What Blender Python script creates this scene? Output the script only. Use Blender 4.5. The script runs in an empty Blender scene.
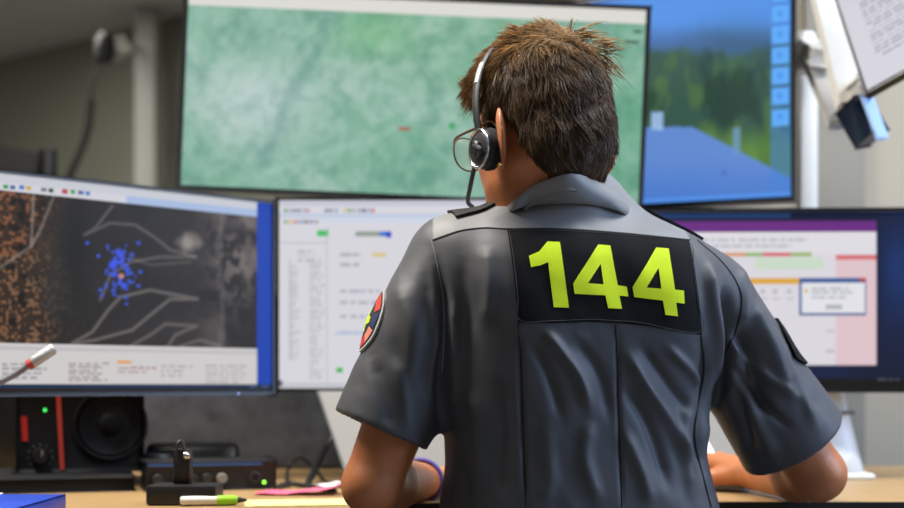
import bpy, bmesh, math, random
import numpy as np
from mathutils import Vector, Matrix
from mathutils.bvhtree import BVHTree
from mathutils.geometry import tessellate_polygon

SC = bpy.context.scene
COL = SC.collection
rng = np.random.default_rng(7)
random.seed(7)

# ------------------------------------------------------------------ camera
F, CX, HZ, CAMZ = 1300.0, 452.0, 385.0, 0.89      # focal length in pixels, optical centre, horizon row, eye height
cam_d = bpy.data.cameras.new('camera'); cam = bpy.data.objects.new('camera', cam_d); COL.objects.link(cam)
cam.location = (0, 0, CAMZ); cam.rotation_euler = (math.pi / 2, 0, 0)
cam_d.sensor_width = 36.0; cam_d.lens = F / 904 * 36.0
cam_d.shift_y = (HZ - 254) / 904
cam_d.dof.use_dof = True; cam_d.dof.focus_distance = 1.60; cam_d.dof.aperture_fstop = 2.7
SC.camera = cam
# ------------------------------------------------------------------ world, lights, exposure
SC.view_settings.view_transform = 'Standard'; SC.view_settings.look = 'None'
SC.view_settings.gamma = 1.0; SC.view_settings.use_curve_mapping = False
SC.view_settings.exposure = 0.0
SC.cycles.use_denoising = True
w = bpy.data.worlds.new('world'); SC.world = w; w.use_nodes = True
w.node_tree.nodes['Background'].inputs[0].default_value = (0.55, 0.56, 0.58, 1)
w.node_tree.nodes['Background'].inputs[1].default_value = 0.06

def area(name, loc, target, sx, sy, power, col):
    l = bpy.data.lights.new(name, 'AREA'); l.shape = 'RECTANGLE'; l.size = sx; l.size_y = sy
    l.energy = power; l.color = col
    o = bpy.data.objects.new(name, l); COL.objects.link(o); o.location = loc
    o.rotation_euler = (Vector(target) - Vector(loc)).to_track_quat('-Z', 'Y').to_euler()
    return o
# ceiling panels of the room and bluish daylight from an unseen window added at right
area('ceiling_panel_light', (-0.85, 1.74, 2.46), (-0.85, 1.74, 0), 1.2, 0.35, 68, (1.0, 0.95, 0.87))
area('ceiling_panel_light', (1.15, 1.66, 2.46), (1.15, 1.66, 0), 1.2, 0.35, 42, (0.93, 0.96, 1.0))
area('ceiling_panel_light', (-1.9, 4.6, 2.46), (-1.9, 4.6, 0), 1.2, 0.35, 16, (1.0, 0.95, 0.85))
area('added_window_light', (2.52, 1.15, 1.55), (0.4, 1.6, 1.1), 1.3, 1.2, 50, (0.46, 0.65, 1.0))

# ------------------------------------------------------------------ helpers
def P(px, py, d):
    return np.array([(px - CX) / F * d, d, CAMZ + (HZ - py) / F * d])
def V(px, py, d): return Vector(P(px, py, d))
def to_px(p):
    p = np.asarray(p); return CX + p[..., 0] / p[..., 1] * F, HZ - (p[..., 2] - CAMZ) / p[..., 1] * F
def srgb(r, g, b):
    c = np.array([r, g, b], float) / 255
    c = np.where(c <= 0.04045, c / 12.92, ((c + 0.055) / 1.055) ** 2.4)
    return (float(c[0]), float(c[1]), float(c[2]), 1.0)

MATS = {}
def mat(name, col, rough=0.5, metal=0.0, noise=0.0, nscale=30, bump=0.0, bscale=200, spec=0.5, emit=None, estr=1.0, sheen=0.0, trans=0.0, attr=None, sss=0.0, coat=0.0):
    if name in MATS: return MATS[name]
    m = bpy.data.materials.new(name); m.use_nodes = True; nt = m.node_tree
    b = nt.nodes['Principled BSDF']
    b.inputs['Roughness'].default_value = rough; b.inputs['Metallic'].default_value = metal
    b.inputs['Specular IOR Level'].default_value = spec
    b.inputs['Base Color'].default_value = col
    if sheen: b.inputs['Sheen Weight'].default_value = sheen
    if trans: b.inputs['Transmission Weight'].default_value = trans
    if coat: b.inputs['Coat Weight'].default_value = coat
    if sss:
        b.inputs['Subsurface Weight'].default_value = sss
        b.inputs['Subsurface Radius'].default_value = (0.012, 0.004, 0.002); b.inputs['Subsurface Scale'].default_value = 0.6
    src = None
    if attr:
        a = nt.nodes.new('ShaderNodeAttribute'); a.attribute_name = attr; src = a.outputs['Color']
    tc = nt.nodes.new('ShaderNodeTexCoord')
    if noise:
        n = nt.nodes.new('ShaderNodeTexNoise'); n.inputs['Scale'].default_value = nscale; n.inputs['Detail'].default_value = 6
        nt.links.new(tc.outputs['Object'], n.inputs['Vector'])
        mr = nt.nodes.new('ShaderNodeMapRange'); mr.inputs[3].default_value = 1 - noise; mr.inputs[4].default_value = 1 + noise
        nt.links.new(n.outputs['Fac'], mr.inputs[0])
        mx = nt.nodes.new('ShaderNodeMix'); mx.data_type = 'RGBA'; mx.blend_type = 'MULTIPLY'; mx.inputs[0].default_value = 1
        if src: nt.links.new(src, mx.inputs[6])
        else: mx.inputs[6].default_value = col
        nt.links.new(mr.outputs[0], mx.inputs[7]); src = mx.outputs[2]
    if src: nt.links.new(src, b.inputs['Base Color'])
    if bump:
        n2 = nt.nodes.new('ShaderNodeTexNoise'); n2.inputs['Scale'].default_value = bscale; n2.inputs['Detail'].default_value = 3
        nt.links.new(tc.outputs['Object'], n2.inputs['Vector'])
        bp = nt.nodes.new('ShaderNodeBump'); bp.inputs['Strength'].default_value = bump; bp.inputs['Distance'].default_value = 0.002
        nt.links.new(n2.outputs['Fac'], bp.inputs['Height']); nt.links.new(bp.outputs['Normal'], b.inputs['Normal'])
    if emit:
        b.inputs['Emission Color'].default_value = emit; b.inputs['Emission Strength'].default_value = estr
        if attr == 'screen': nt.links.new(src, b.inputs['Emission Color']); nt.links.remove(b.inputs['Base Color'].links[0])
    MATS[name] = m; return m

def link(o, parent=None):
    COL.objects.link(o)
    if parent is not None: o.parent = parent
    return o
def mesh_obj(name, verts, faces, material, parent=None, smooth=False):
    me = bpy.data.meshes.new(name)
    if isinstance(faces, np.ndarray):
        nv, nf, k = len(verts), len(faces), faces.shape[1]
        me.vertices.add(nv); me.vertices.foreach_set('co', np.asarray(verts, np.float32).ravel())
        me.loops.add(nf * k); me.loops.foreach_set('vertex_index', faces.astype(np.int32).ravel())
        me.polygons.add(nf); me.polygons.foreach_set('loop_start', np.arange(0, nf * k, k, dtype=np.int32))
        me.update(calc_edges=True); me.validate()
    else:
        me.from_pydata([tuple(v) for v in verts], [], faces); me.update()
    if material: me.materials.append(material)
    if smooth: me.polygons.foreach_set('use_smooth', np.ones(len(me.polygons), bool))
    return link(bpy.data.objects.new(name, me), parent)
def bm_obj(name, bm, material, parent=None, smooth=False):
    me = bpy.data.meshes.new(name); bmesh.ops.recalc_face_normals(bm, faces=bm.faces[:]); bm.to_mesh(me); bm.free()
    if material: me.materials.append(material)
    if smooth:
        me.polygons.foreach_set('use_smooth', np.ones(len(me.polygons), bool))
        me.set_sharp_from_angle(angle=math.radians(40))
    return link(bpy.data.objects.new(name, me), parent)
def thing(name, label, cat, loc=(0, 0, 0), group=None):
    o = bpy.data.objects.new(name, None); COL.objects.link(o); o.empty_display_size = 0.05
    o['label'] = label; o['category'] = cat
    if group: o['group'] = group
    return o
def tag(o, label, cat, group=None):
    o['label'] = label; o['category'] = cat
    if group: o['group'] = group
    return o
def structure(o): o['kind'] = 'structure'; return o

def add_box(bm, c, s, M=None, bevel=0.0, seg=2):
    M = M or Matrix.Identity(3)
    r = bmesh.ops.create_cube(bm, size=1)
    for v in r['verts']:
        v.co = Vector(c) + M @ Vector((v.co.x * s[0], v.co.y * s[1], v.co.z * s[2]))
    if bevel:
        es = list({e for v in r['verts'] for e in v.link_edges})
        bmesh.ops.bevel(bm, geom=es, offset=bevel, segments=seg, affect='EDGES', profile=0.5)
def box(name, c, s, material, parent=None, M=None, bevel=0.0, seg=2):
    bm = bmesh.new(); add_box(bm, c, s, M, bevel, seg); return bm_obj(name, bm, material, parent, bevel > 0)
def basis(d):
    d = Vector(d).normalized(); a = Vector((0, 0, 1)) if abs(d.z) < 0.9 else Vector((1, 0, 0))
    x = a.cross(d).normalized(); return x, d.cross(x).normalized(), d
def lathe(name, o, axis, prof, material, parent=None, n=40, sx=1.0, smooth=True, X=None):
    """profile of (radius, height) about an axis"""
    x, y, z = basis(axis)
    if X is not None:
        x = Vector(X).normalized(); y = z.cross(x)
    o = Vector(o); vs, fs = [], []
    for r, h in prof:
        for i in range(n):
            a = 2 * math.pi * i / n; vs.append(o + x * (r * sx * math.cos(a)) + y * (r * math.sin(a)) + z * h)
    for k in range(len(prof) - 1):
        for i in range(n):
            j = (i + 1) % n; fs.append((k * n + i, k * n + j, (k + 1) * n + j, (k + 1) * n + i))
    fs.append(tuple(range(n))[::-1]); fs.append(tuple(range((len(prof) - 1) * n, len(prof) * n)))
    bm = bmesh.new(); bv = [bm.verts.new(v) for v in vs]
    for f in fs:
        try: bm.faces.new([bv[i] for i in f])
        except ValueError: pass
    bmesh.ops.remove_doubles(bm, verts=bm.verts[:], dist=1e-6)
    return bm_obj(name, bm, material, parent, smooth)
def smooth_path(pts, n=8):
    pts = [np.asarray(p, float) for p in pts]; out = []
    q = [2 * pts[0] - pts[1]] + pts + [2 * pts[-1] - pts[-2]]
    for i in range(1, len(q) - 2):
        for k in range(n):
            t = k / n; a, b, c, d = q[i - 1], q[i], q[i + 1], q[i + 2]
            out.append(0.5 * (2 * b + (c - a) * t + (2 * a - 5 * b + 4 * c - d) * t * t + (3 * b - a - 3 * c + d) * t ** 3))
    out.append(pts[-1]); return out
def tube(name, pts, r, material, parent=None, n=8, smooth_n=8, closed=False, flat=1.0, nrm=None):
    pts = smooth_path(pts, smooth_n) if smooth_n else [np.asarray(p, float) for p in pts]
    m = len(pts); vs, fs = [], []
    rs = r if hasattr(r, '__len__') else [r] * m
    rs = np.interp(np.linspace(0, 1, m), np.linspace(0, 1, len(rs)), rs)
    up = None
    for i, p in enumerate(pts):
        if closed: t = pts[(i + 1) % m] - pts[i - 1]
        else: t = pts[min(i + 1, m - 1)] - pts[max(i - 1, 0)]
        t = Vector(t).normalized()
        if nrm is not None: up = Vector(nrm[min(i, len(nrm) - 1)] if hasattr(nrm[0], '__len__') else nrm)
        elif up is None: up = Vector((0, 0, 1)) if abs(t.z) < 0.8 else Vector((1, 0, 0))
        x = up.cross(t).normalized(); up = t.cross(x).normalized()
        for k in range(n):
            a = 2 * math.pi * k / n
            vs.append(Vector(p) + x * (rs[i] * math.cos(a)) + up * (rs[i] * flat * math.sin(a)))
    for i in range(m if closed else m - 1):
        for k in range(n):
            l = (k + 1) % n; j = (i + 1) % m
            fs.append((i * n + k, i * n + l, j * n + l, j * n + k))
    if not closed:
        fs.append(tuple(range(n))[::-1]); fs.append(tuple(range((m - 1) * n, m * n)))
    bm = bmesh.new(); bv = [bm.verts.new(v) for v in vs]
    for f in fs:
        try: bm.faces.new([bv[i] for i in f])
        except ValueError: pass
    return bm_obj(name, bm, material, parent, True)

# ------------------------------------------------------------------ room shell
M_wall = mat('wall_paint', srgb(164, 156, 140), 0.8, noise=0.04, nscale=3, bump=0.05)
M_wall_g = mat('grey_wall_panel', srgb(132, 128, 118), 0.75, noise=0.03, nscale=4)
M_ceil = mat('ceiling_paint', srgb(226, 226, 224), 0.85, noise=0.03, nscale=5)
M_floor = mat('floor_carpet', srgb(112, 113, 116), 0.95, noise=0.2, nscale=150, bump=0.2)
M_white = mat('white_plastic', srgb(214, 212, 205), 0.4, noise=0.02)
M_black = mat('black_plastic', srgb(14, 14, 16), 0.45, noise=0.1, bump=0.05)
M_bezel = mat('monitor_bezel', srgb(12, 12, 15), 0.35, noise=0.05)
M_dark = mat('dark_grey_plastic', srgb(30, 31, 35), 0.5, noise=0.08, bump=0.08)
M_chrome = mat('chrome', srgb(205, 205, 208), 0.22, 1.0, noise=0.03)
M_silver = mat('silver_stand', srgb(226, 226, 222), 0.3, 0.0, noise=0.03)

def prism_wall(name, a, b, thick, z0, z1, material):
    """wall along a-b, body to the left of the direction a->b"""
    a = np.array(a, float); b = np.array(b, float); t = (b - a) / np.linalg.norm(b - a); n = np.array([-t[1], t[0]]) * thick
    q = [a, b, b + n, a + n]
    vs = [(p[0], p[1], z0) for p in q] + [(p[0], p[1], z1) for p in q]
    fs = [(0, 3, 2, 1), (4, 5, 6, 7), (0, 1, 5, 4), (1, 2, 6, 5), (2, 3, 7, 6), (3, 0, 4, 7)]
    return structure(mesh_obj(name, vs, fs, material))
structure(box('floor', (-0.5, 3.0, -0.05), (6.6, 9.6, 0.1), M_floor))
structure(box('ceiling', (-0.5, 3.0, 2.55), (6.6, 9.6, 0.1), M_ceil))
prism_wall('wall_far', (-3.6, 7.45), (0.35, 4.52), 0.1, 0, 2.5, mat('far_wall_paint', srgb(150, 152, 140), 0.85, noise=0.05, nscale=3))
prism_wall('wall_partition', (0.35, 4.60), (0.35, 2.98), 0.1, 0, 2.5, M_wall)
prism_wall('wall_back', (0.35, 2.95), (2.6, 2.95), 0.1, 0, 2.5, M_wall)
prism_wall('wall_left', (-3.6, -1.6), (-3.6, 7.45), 0.1, 0, 2.5, M_wall)
prism_wall('wall_rear', (2.6, -1.6), (-3.6, -1.6), 0.1, 0, 2.5, M_wall)
# right wall with an opening for the added, unseen window
def wall_right():
    bm = bmesh.new()
    for c, s in (((2.65, -0.55, 1.25), (0.1, 2.1, 2.5)), ((2.65, 2.4, 1.25), (0.1, 1.2, 2.5)), ((2.65, 1.15, 0.45), (0.1, 1.3, 0.9)), ((2.65, 1.15, 2.35), (0.1, 1.3, 0.3))):
        add_box(bm, c, s)
    return structure(bm_obj('wall_right', bm, M_wall))
wall_right()
win = structure(box('added_window_1', (2.66, 1.15, 1.55), (0.012, 1.3, 1.3), mat('added_window_glass', (0.85, 0.9, 1, 1), 0.05, trans=0.9)))
box('added_window_frame', (2.65, 1.15, 1.55), (0.05, 0.05, 1.3), M_white, win)
# grey panel field on the back wall and pale trim strips
structure(box('trim_1', (0.862, 2.935, 1.25), (0.135, 0.03, 2.5), M_wall_g, bevel=0.004))
structure(box('trim_2', (-1.30, 5.55, 1.25), (0.09, 0.10, 2.5), mat('column_paint', srgb(186, 190, 186), 0.7, noise=0.03), bevel=0.01))

for (x, y, pos) in ((-0.85, 1.74, 'above and left of the seated person'), (1.15, 1.66, 'above and right of the seated person'), (-1.9, 4.6, 'in the far room at left')):
    t = thing('ceiling_light', 'flat white ceiling light panel ' + pos, 'light', group='ceiling light panels')
    bm = bmesh.new(); L, W = 1.26, 0.41
    for sx in (-1, 1): add_box(bm, (x + sx * L / 2, y, 2.48), (0.03, W, 0.04))
    for sy in (-1, 1): add_box(bm, (x, y + sy * W / 2, 2.48), (L + 0.03, 0.03, 0.04))
    bm_obj('frame', bm, M_white, t)
    box('diffuser', (x, y, 2.485), (L - 0.02, W - 0.02, 0.01), mat('diffuser', (1, 1, 1, 1), 0.5, emit=(1, 0.95, 0.88, 1), estr=3), t)

# ------------------------------------------------------------------ desk
DZ = 0.722
M_wood = mat('desk_wood', srgb(168, 137, 93), 0.38, noise=0.12, nscale=14)
def desk_outline():
    front = smooth_path([(-1.5, 1.30), (-0.75, 1.36), (-0.45, 1.50), (-0.27, 1.66), (-0.13, 1.78), (-0.02, 1.855), (0.15, 1.87), (0.5, 1.87), (1.5, 1.87)], 6)
    return [np.array(p) for p in front], [np.array((1.5, 2.70)), np.array((-1.5, 2.70))]
fr, bk = desk_outline()
desk = thing('desk', 'long light wood desk with black front edge under the monitors', 'desk')
bm = bmesh.new(); loop = fr + bk
t0 = [bm.verts.new((p[0], p[1], DZ)) for p in loop]; t1 = [bm.verts.new((p[0], p[1], DZ - 0.028)) for p in loop]
bm.faces.new(t0); bm.faces.new(t1[::-1]); n = len(loop)
for i in range(n): bm.faces.new((t0[i], t1[i], t1[(i + 1) % n], t0[(i + 1) % n]))
bm_obj('tabletop', bm, M_wood, desk)
vs, fs = [], []
for p in fr:
    for dy, dz in ((-0.003, -0.0002), (0.0015, -0.0002), (0.0015, -0.032), (-0.003, -0.032)): vs.append((p[0], p[1] + dy, DZ + dz))
for i in range(len(fr) - 1):
    for k in range(4): fs.append((i * 4 + k, i * 4 + (k + 1) % 4, i * 4 + 4 + (k + 1) % 4, i * 4 + 4 + k))
mesh_obj('edge_band', vs, fs, M_black, desk)
for lx in (-1.42, 1.42):
    box('leg', (lx, 2.2, (DZ - 0.028) / 2), (0.05, 0.7, DZ - 0.028), M_dark, desk, bevel=0.004)

# grey felt screen that closes the desk at the back left
M_felt = mat('grey_felt', srgb(62, 64, 70), 0.95, noise=1.0, nscale=24, bump=0.35, bscale=160, sheen=0.3)
felt = thing('desk_screen', 'mottled grey felt screen panel along the back of the desk', 'screen panel')
box('felt_panel', (-0.50, 2.60, DZ + 0.17), (1.5, 0.028, 0.338), M_felt, felt, bevel=0.008)
for fx in (-1.2, 0.2): box('foot', (fx, 2.60, DZ + 0.004), (0.05, 0.09, 0.008), M_dark, felt, bevel=0.002)

# ------------------------------------------------------------------ monitors
def vnoise(u, v, seed, oct=4):
    r = np.random.default_rng(seed); out = np.zeros_like(u); amp = 1.0; tot = 0
    for o in range(oct):
        g = r.random((64, 64)); uu = u * 2 ** o; vv = v * 2 ** o
        i = np.floor(uu).astype(int); j = np.floor(vv).astype(int); fu = uu - i; fv = vv - j
        fu = fu * fu * (3 - 2 * fu); fv = fv * fv * (3 - 2 * fv)
        a = g[i % 64, j % 64]; b = g[(i + 1) % 64, j % 64]; c = g[i % 64, (j + 1) % 64]; d = g[(i + 1) % 64, (j + 1) % 64]
        out += amp * ((a * (1 - fu) + b * fu) * (1 - fv) + (c * (1 - fu) + d * fu) * fv); tot += amp; amp *= 0.5
    return out / tot
def sstep(a, b, x):
    t = np.clip((x - a) / (b - a), 0, 1); return t * t * (3 - 2 * t)

class Screen:
    """flat panel: origin at its centre, axes R (right), U (up), N (towards the viewer)"""
    def __init__(s, c, R, U, w, h):
        s.c = np.array(c, float); s.R = np.array(R, float) / np.linalg.norm(R); U = np.array(U, float); U = U - s.R * (U @ s.R)
        s.U = U / np.linalg.norm(U); s.N = np.cross(s.R, s.U); s.w, s.h = w, h
        s.M = Matrix((s.R, s.N, s.U)).transposed()
    def at(s, x, z, n=0.0): return s.c + s.R * x + s.U * z + s.N * n
    def local(s, px, py):
        d = P(px, py, 1.0) - np.array([0, 0, CAMZ]); o = np.array([0, 0, CAMZ])
        t = ((s.c - o) @ s.N) / (d @ s.N); q = o + d * t - s.c
        return q @ s.R, q @ s.U
    def canvas(s, nx, ny, mx, mtop, mbot):
        s.x0, s.x1, s.z0, s.z1 = -s.w / 2 + mx, s.w / 2 - mx, -s.h / 2 + mbot, s.h / 2 - mtop
        X, Z = np.meshgrid(np.linspace(s.x0, s.x1, nx), np.linspace(s.z0, s.z1, ny)); s.X, s.Z = X, Z; s.nx, s.ny = nx, ny
        p = s.c + X[..., None] * s.R + Z[..., None] * s.U; s.px, s.py = to_px(p)
        s.img = np.zeros((ny, nx, 3)) + 0.5
    def fill(s, c): s.img[:] = np.array(c) / 255
    def blend(s, m, c): s.img[:] = s.img * (1 - m[..., None]) + np.asarray(c, float) / 255 * m[..., None]
    def rect(s, a, b, c2, d, col, al=1.0):
        """corner pixels (a,b)-(c2,d) of the photograph, laid out square on the panel"""
        x0, z1 = s.local(a, b); x1, z0 = s.local(c2, d)
        s.blend(((s.X >= min(x0, x1)) & (s.X <= max(x0, x1)) & (s.Z >= min(z0, z1)) & (s.Z <= max(z0, z1))) * al, col)
    def line(s, pts, wd, col, al=1.0):
        D = np.full(s.px.shape, 1e9)
        for (a, b), (c, d) in zip(pts[:-1], pts[1:]):
            L = (c - a) ** 2 + (d - b) ** 2 + 1e-9
            t = np.clip(((s.px - a) * (c - a) + (s.py - b) * (d - b)) / L, 0, 1)
            D = np.minimum(D, np.hypot(s.px - a - t * (c - a), s.py - b - t * (d - b)))
        s.blend(np.clip(1.2 - D / wd, 0, 1) * al, col)
    def dot(s, x, y, r, col, al=1.0): s.blend(np.clip(1.5 - np.hypot(s.px - x, s.py - y) / r, 0, 1) * al, col)
    def text(s, x0, y0, x1, y1, rows, col, al=0.5, seed=1):
        r = np.random.default_rng(seed)
        for k in range(rows):
            y = y0 + (y1 - y0) * (k + 0.5) / rows; x = x0; e = x0 + (x1 - x0) * r.uniform(0.55, 1)
            hh = (y1 - y0) / rows * 0.3
            while x < e:
                wl = r.uniform(3, 12); s.rect(x, y - hh, min(x + wl, e), y + hh, col, al); x += wl + r.uniform(1.5, 3)
    def build(s, parent, strength=1.0, n=0.0012, name='screen'):
        c = np.clip(s.img, 0, 1); lin = np.where(c <= 0.04045, c / 12.92, ((c + 0.055) / 1.055) ** 2.4)
        v = s.c + s.X[..., None] * s.R + s.Z[..., None] * s.U + s.N * n
        idx = np.arange(s.nx * s.ny).reshape(s.ny, s.nx)
        f = np.stack([idx[:-1, :-1], idx[:-1, 1:], idx[1:, 1:], idx[1:, :-1]], -1).reshape(-1, 4)
        # back vertices close the glass into a thin slab
        m = mat('screen_%.2f' % strength, (0.01, 0.01, 0.01, 1), 0.35, attr='screen', emit=(1, 1, 1, 1), estr=strength, spec=0.06)
        o = mesh_obj(name, v.reshape(-1, 3), f, m, parent)
        ca = o.data.color_attributes.new('screen', 'FLOAT_COLOR', 'POINT')
        ca.data.foreach_set('color', np.concatenate([lin.reshape(-1, 3), np.ones((s.nx * s.ny, 1))], 1).astype(np.float32).ravel())
        return o
    def shell(s, parent, t=0.018, bulge=0.03, mx=0.008, mtop=0.008, mbot=0.014, col=None):
        bm = bmesh.new()
        add_box(bm, s.at(0, 0, -t / 2 - 0.0005), (s.w, t, s.h), s.M, 0.003)
        b = bm_obj('housing', bm, col or M_bezel, parent, True)
        bm = bmesh.new(); k = 0.0045                 # raised rim around the glass
        add_box(bm, s.at(-s.w / 2 + mx / 2, 0, k / 2 - .001), (mx, k, s.h), s.M, 0.0012)
        add_box(bm, s.at(s.w / 2 - mx / 2, 0, k / 2 - .001), (mx, k, s.h), s.M, 0.0012)
        add_box(bm, s.at(0, s.h / 2 - mtop / 2, k / 2 - .001), (s.w - 2 * mx, k, mtop), s.M, 0.0012)
        add_box(bm, s.at(0, -s.h / 2 + mbot / 2, k / 2 - .001), (s.w - 2 * mx, k, mbot), s.M, 0.0012)
        bm_obj('bezel', bm, col or M_bezel, parent, True)
        box('back_cover', s.at(0, 0, -t - bulge / 2), (s.w * 0.6, bulge, s.h * 0.6), M_dark, parent, s.M, 0.008)

ICON = [(60, 150, 60), (40, 40, 45), (210, 170, 40), (70, 90, 160), (190, 60, 60), (120, 120, 130), (60, 110, 200)]
# --- A: left monitor with dark aerial map
h = 0.345
pl, pr = P(-21, 399.5 - 228.5 / 2, 1.955), P(274, 295, 2.315)
A = Screen(((pl[0] + pr[0]) / 2, (pl[1] + pr[1]) / 2, 1.045), (pr[0] - pl[0], pr[1] - pl[1], 0), (0, 0, 1), math.hypot(pr[0] - pl[0], pr[1] - pl[1]), h)
mA = thing('computer_monitor', 'left computer monitor showing dark aerial map with blue dots', 'monitor', group='desk monitors')
A.shell(mA, mx=0.006, mtop=0.006, mbot=0.012)
A.canvas(330, 215, 0.006, 0.006, 0.012); A.fill((45, 44, 42))
u, v = A.X * 14, A.Z * 14
n1 = vnoise(u + 50, v + 50, 3); n2 = vnoise(u * 5 + 90, v * 5 + 90, 4, 3); n3 = vnoise(u * 15 + 90, v * 15 + 60, 5, 2)
A.img[:] = (np.array([45, 41, 39]) / 255) * (0.72 + 0.5 * n1)[..., None]
A.blend(sstep(0.5, 0.75, n1) * sstep(185, 235, A.px) * 0.75, (128, 118, 114))
fo = 1 - sstep(35, 80, A.px + 28 * (n1 - 0.5) * 2 + 0.12 * (A.py - 200))
A.blend(fo * 0.9, (56, 42, 32)); A.blend(fo * sstep(0.5, 0.66, n3) * 0.8, (150, 96, 62)); A.blend(fo * sstep(0.55, 0.7, n2) * 0.7, (14, 14, 14))
A.blend(np.exp(-(((A.px - 75) / 16) ** 2 + ((A.py - 250) / 60) ** 2)) * 0.7, (20, 22, 20))
A.blend(sstep(0.5, 0.62, n3) * np.exp(-((A.px - 30) / 40) ** 2) * (A.py > 255) * 0.25, (130, 120, 100))
rd = (150, 142, 136)
for pts, wd, al in (([(33, 195), (31, 246)], 1.3, .8), ([(54, 195), (40, 230), (31, 246), (8, 262), (0, 268)], 1.3, .7), ([(112, 206), (95, 228), (84, 235), (110, 223), (135, 225), (155, 238), (170, 250), (195, 257)], 1.4, .55),
                    ([(195, 257), (160, 257), (130, 262), (110, 275), (100, 300)], 1.4, .55), ([(72, 343), (92, 332), (108, 310), (120, 297), (150, 290), (165, 293), (197, 299), (170, 299), (150, 315), (132, 330), (95, 340), (75, 343)], 1.5, .7),
                    ([(130, 346), (150, 335), (165, 324), (196, 326), (175, 335), (168, 346)], 1.5, .6), ([(180, 346), (200, 340), (220, 346)], 1.3, .6), ([(130, 258), (150, 265), (190, 262)], 1.2, .4),
                    ([(222, 215), (217, 245), (222, 290), (222, 345)], 2.5, .35)):
    A.line(pts, wd * 1.5, rd, al * .85)
A.blend(np.clip(1.4 - np.hypot((A.px - 189) / 11, (A.py - 243) / 9) - 0.8 * (n2 - .5), 0, 1) * .8, (172, 164, 155))
A.blend(sstep(.46, .6, n2) * np.exp(-(((A.px - 235) / 26) ** 2 + ((A.py - 262) / 45) ** 2)) * .65, (140, 128, 124))
r = np.random.default_rng(2)
for k in range(75):
    A.dot(121 + r.normal(0, 8), 272 + r.normal(0, 13), r.uniform(1.0, 1.9), (62, 92, 235), .95)
for x, y in ((118, 252), (114, 262), (121, 256), (112, 266), (124, 286)): A.dot(x, y, 3.4, (60, 88, 235))
for x, y in ((87, 243), (98, 256), (138, 243), (100, 290), (140, 272), (138, 286)): A.dot(x, y, 1.8, (62, 92, 235))
A.dot(121, 276, 2.4, (235, 140, 80))
xr, _ = A.local(256.5, 300)
_, zt = A.local(128, 203); _, zb = A.local(256, 349)
top = A.Z > zt; A.blend(top * 1.0, (214, 214, 222))
_, z2 = A.local(128, 196); A.blend((A.Z > z2) * 1.0, (206, 208, 216)); A.blend((top & (A.Z < z2) & (A.X > A.local(126, 200)[0])) * 1.0, (172, 192, 228))
_, z3 = A.local(128, 187.5); A.blend((A.Z > z3) * 1.0, (40, 110, 190))
for k, x in enumerate((3, 10, 19, 26, 41, 48, 62, 70, 78, 85)):
    A.rect(x, 184.0 + x * .085, x + 5, 188.5 + x * .085, ICON[(k * 3) % 7], .9)
A.blend((A.Z < zb) * 1.0, (212, 208, 208)); A.blend(((A.Z < zb - .004) & (A.Z > zb - .010)) * .6, (185, 182, 190))
A.rect(117, 361, 131, 364, (230, 160, 60)); A.text(2, 362, 60, 380, 4, (120, 120, 130), .5, 3); A.text(68, 362, 112, 382, 6, (120, 105, 100), .5, 4)
A.text(118, 366, 160, 374, 2, (150, 110, 110), .5, 5); A.text(160, 364, 200, 378, 3, (140, 140, 150), .4, 6); A.text(205, 364, 254, 384, 5, (150, 145, 150), .4, 7)
A.blend((A.X > xr) * 1.0, (22, 66, 178))
_, z4 = A.local(256, 384); A.blend((A.Z < z4) * 1.0, (28, 48, 78))
for k, x in enumerate((2, 10, 19, 29)): A.rect(x, 389.5, x + 4, 393, [(200, 70, 60), (190, 80, 50), (170, 170, 180), (70, 110, 200)][k])
for x in (250, 262): A.rect(x, 386, x + 6, 387.5, (90, 110, 150), .8)
A.build(mA, 0.92)
lathe('power_light', A.at(*A.local(237, 393.5), 0.004), A.N, [(0.0012, 0), (0.0012, 0.0008), (0.0001, 0.001)], mat('power_led', (.3, .4, 1, 1), emit=(.3, .45, 1, 1), estr=2), mA, 10)

# --- B: centre monitor, white form window
dB = 2.325
B = Screen(P(426, 295, dB), (1, 0, 0), (0, 0, 1), 299 / F * dB, 194.5 / F * dB)
mB = thing('computer_monitor', 'centre computer monitor showing a pale form window, half behind the person', 'monitor', group='desk monitors')
B.shell(mB, mx=0.005, mtop=0.005, mbot=0.007)
B.canvas(230, 150, 0.005, 0.005, 0.007); B.fill((226, 224, 232))
B.rect(277, 200, 578, 206, (208, 210, 224)); B.rect(277, 214, 578, 217, (200, 212, 235)); B.rect(322, 217, 578, 222, (214, 224, 240))
for k in range(22): B.rect(284 + k * 4.6, 209 if k < 20 else 212, 287 + k * 4.6, 213, ICON[(k * 5) % 7] if k not in (6, 7, 8, 12) else (226, 224, 232), .6)
for k in range(7): B.rect(284 + k * 5, 220, 288 + k * 5, 224, ICON[(k * 2) % 7], .5)
B.rect(317, 230, 328, 236, (70, 200, 110)); B.rect(355, 232, 380, 236, (120, 140, 120), .7); B.rect(380, 232, 386, 236, (70, 120, 220)); B.rect(386, 232, 392, 238, (40, 70, 200))
B.line([(327, 228), (327, 388)], 1.0, (190, 190, 200), .7); B.line([(278, 243), (327, 243)], 1, (180, 180, 195), .6)
B.text(298, 250, 325, 262, 3, (130, 130, 140), .4, 11); B.text(340, 252, 372, 258, 1, (150, 150, 150), .5, 12); B.rect(372, 253, 386, 257, (225, 200, 110), .8)
B.text(340, 262, 360, 268, 1, (150, 150, 150), .5, 13); B.text(290, 265, 300, 360, 22, (150, 150, 160), .35, 14); B.text(310, 262, 325, 380, 28, (150, 150, 160), .35, 15)
B.line([(290, 260), (290, 360)], 1, (170, 175, 185), .6)
for y in (288, 300, 313, 330): B.text(340, y, 395, y + 6, 1, (150, 150, 165), .45, y)
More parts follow.
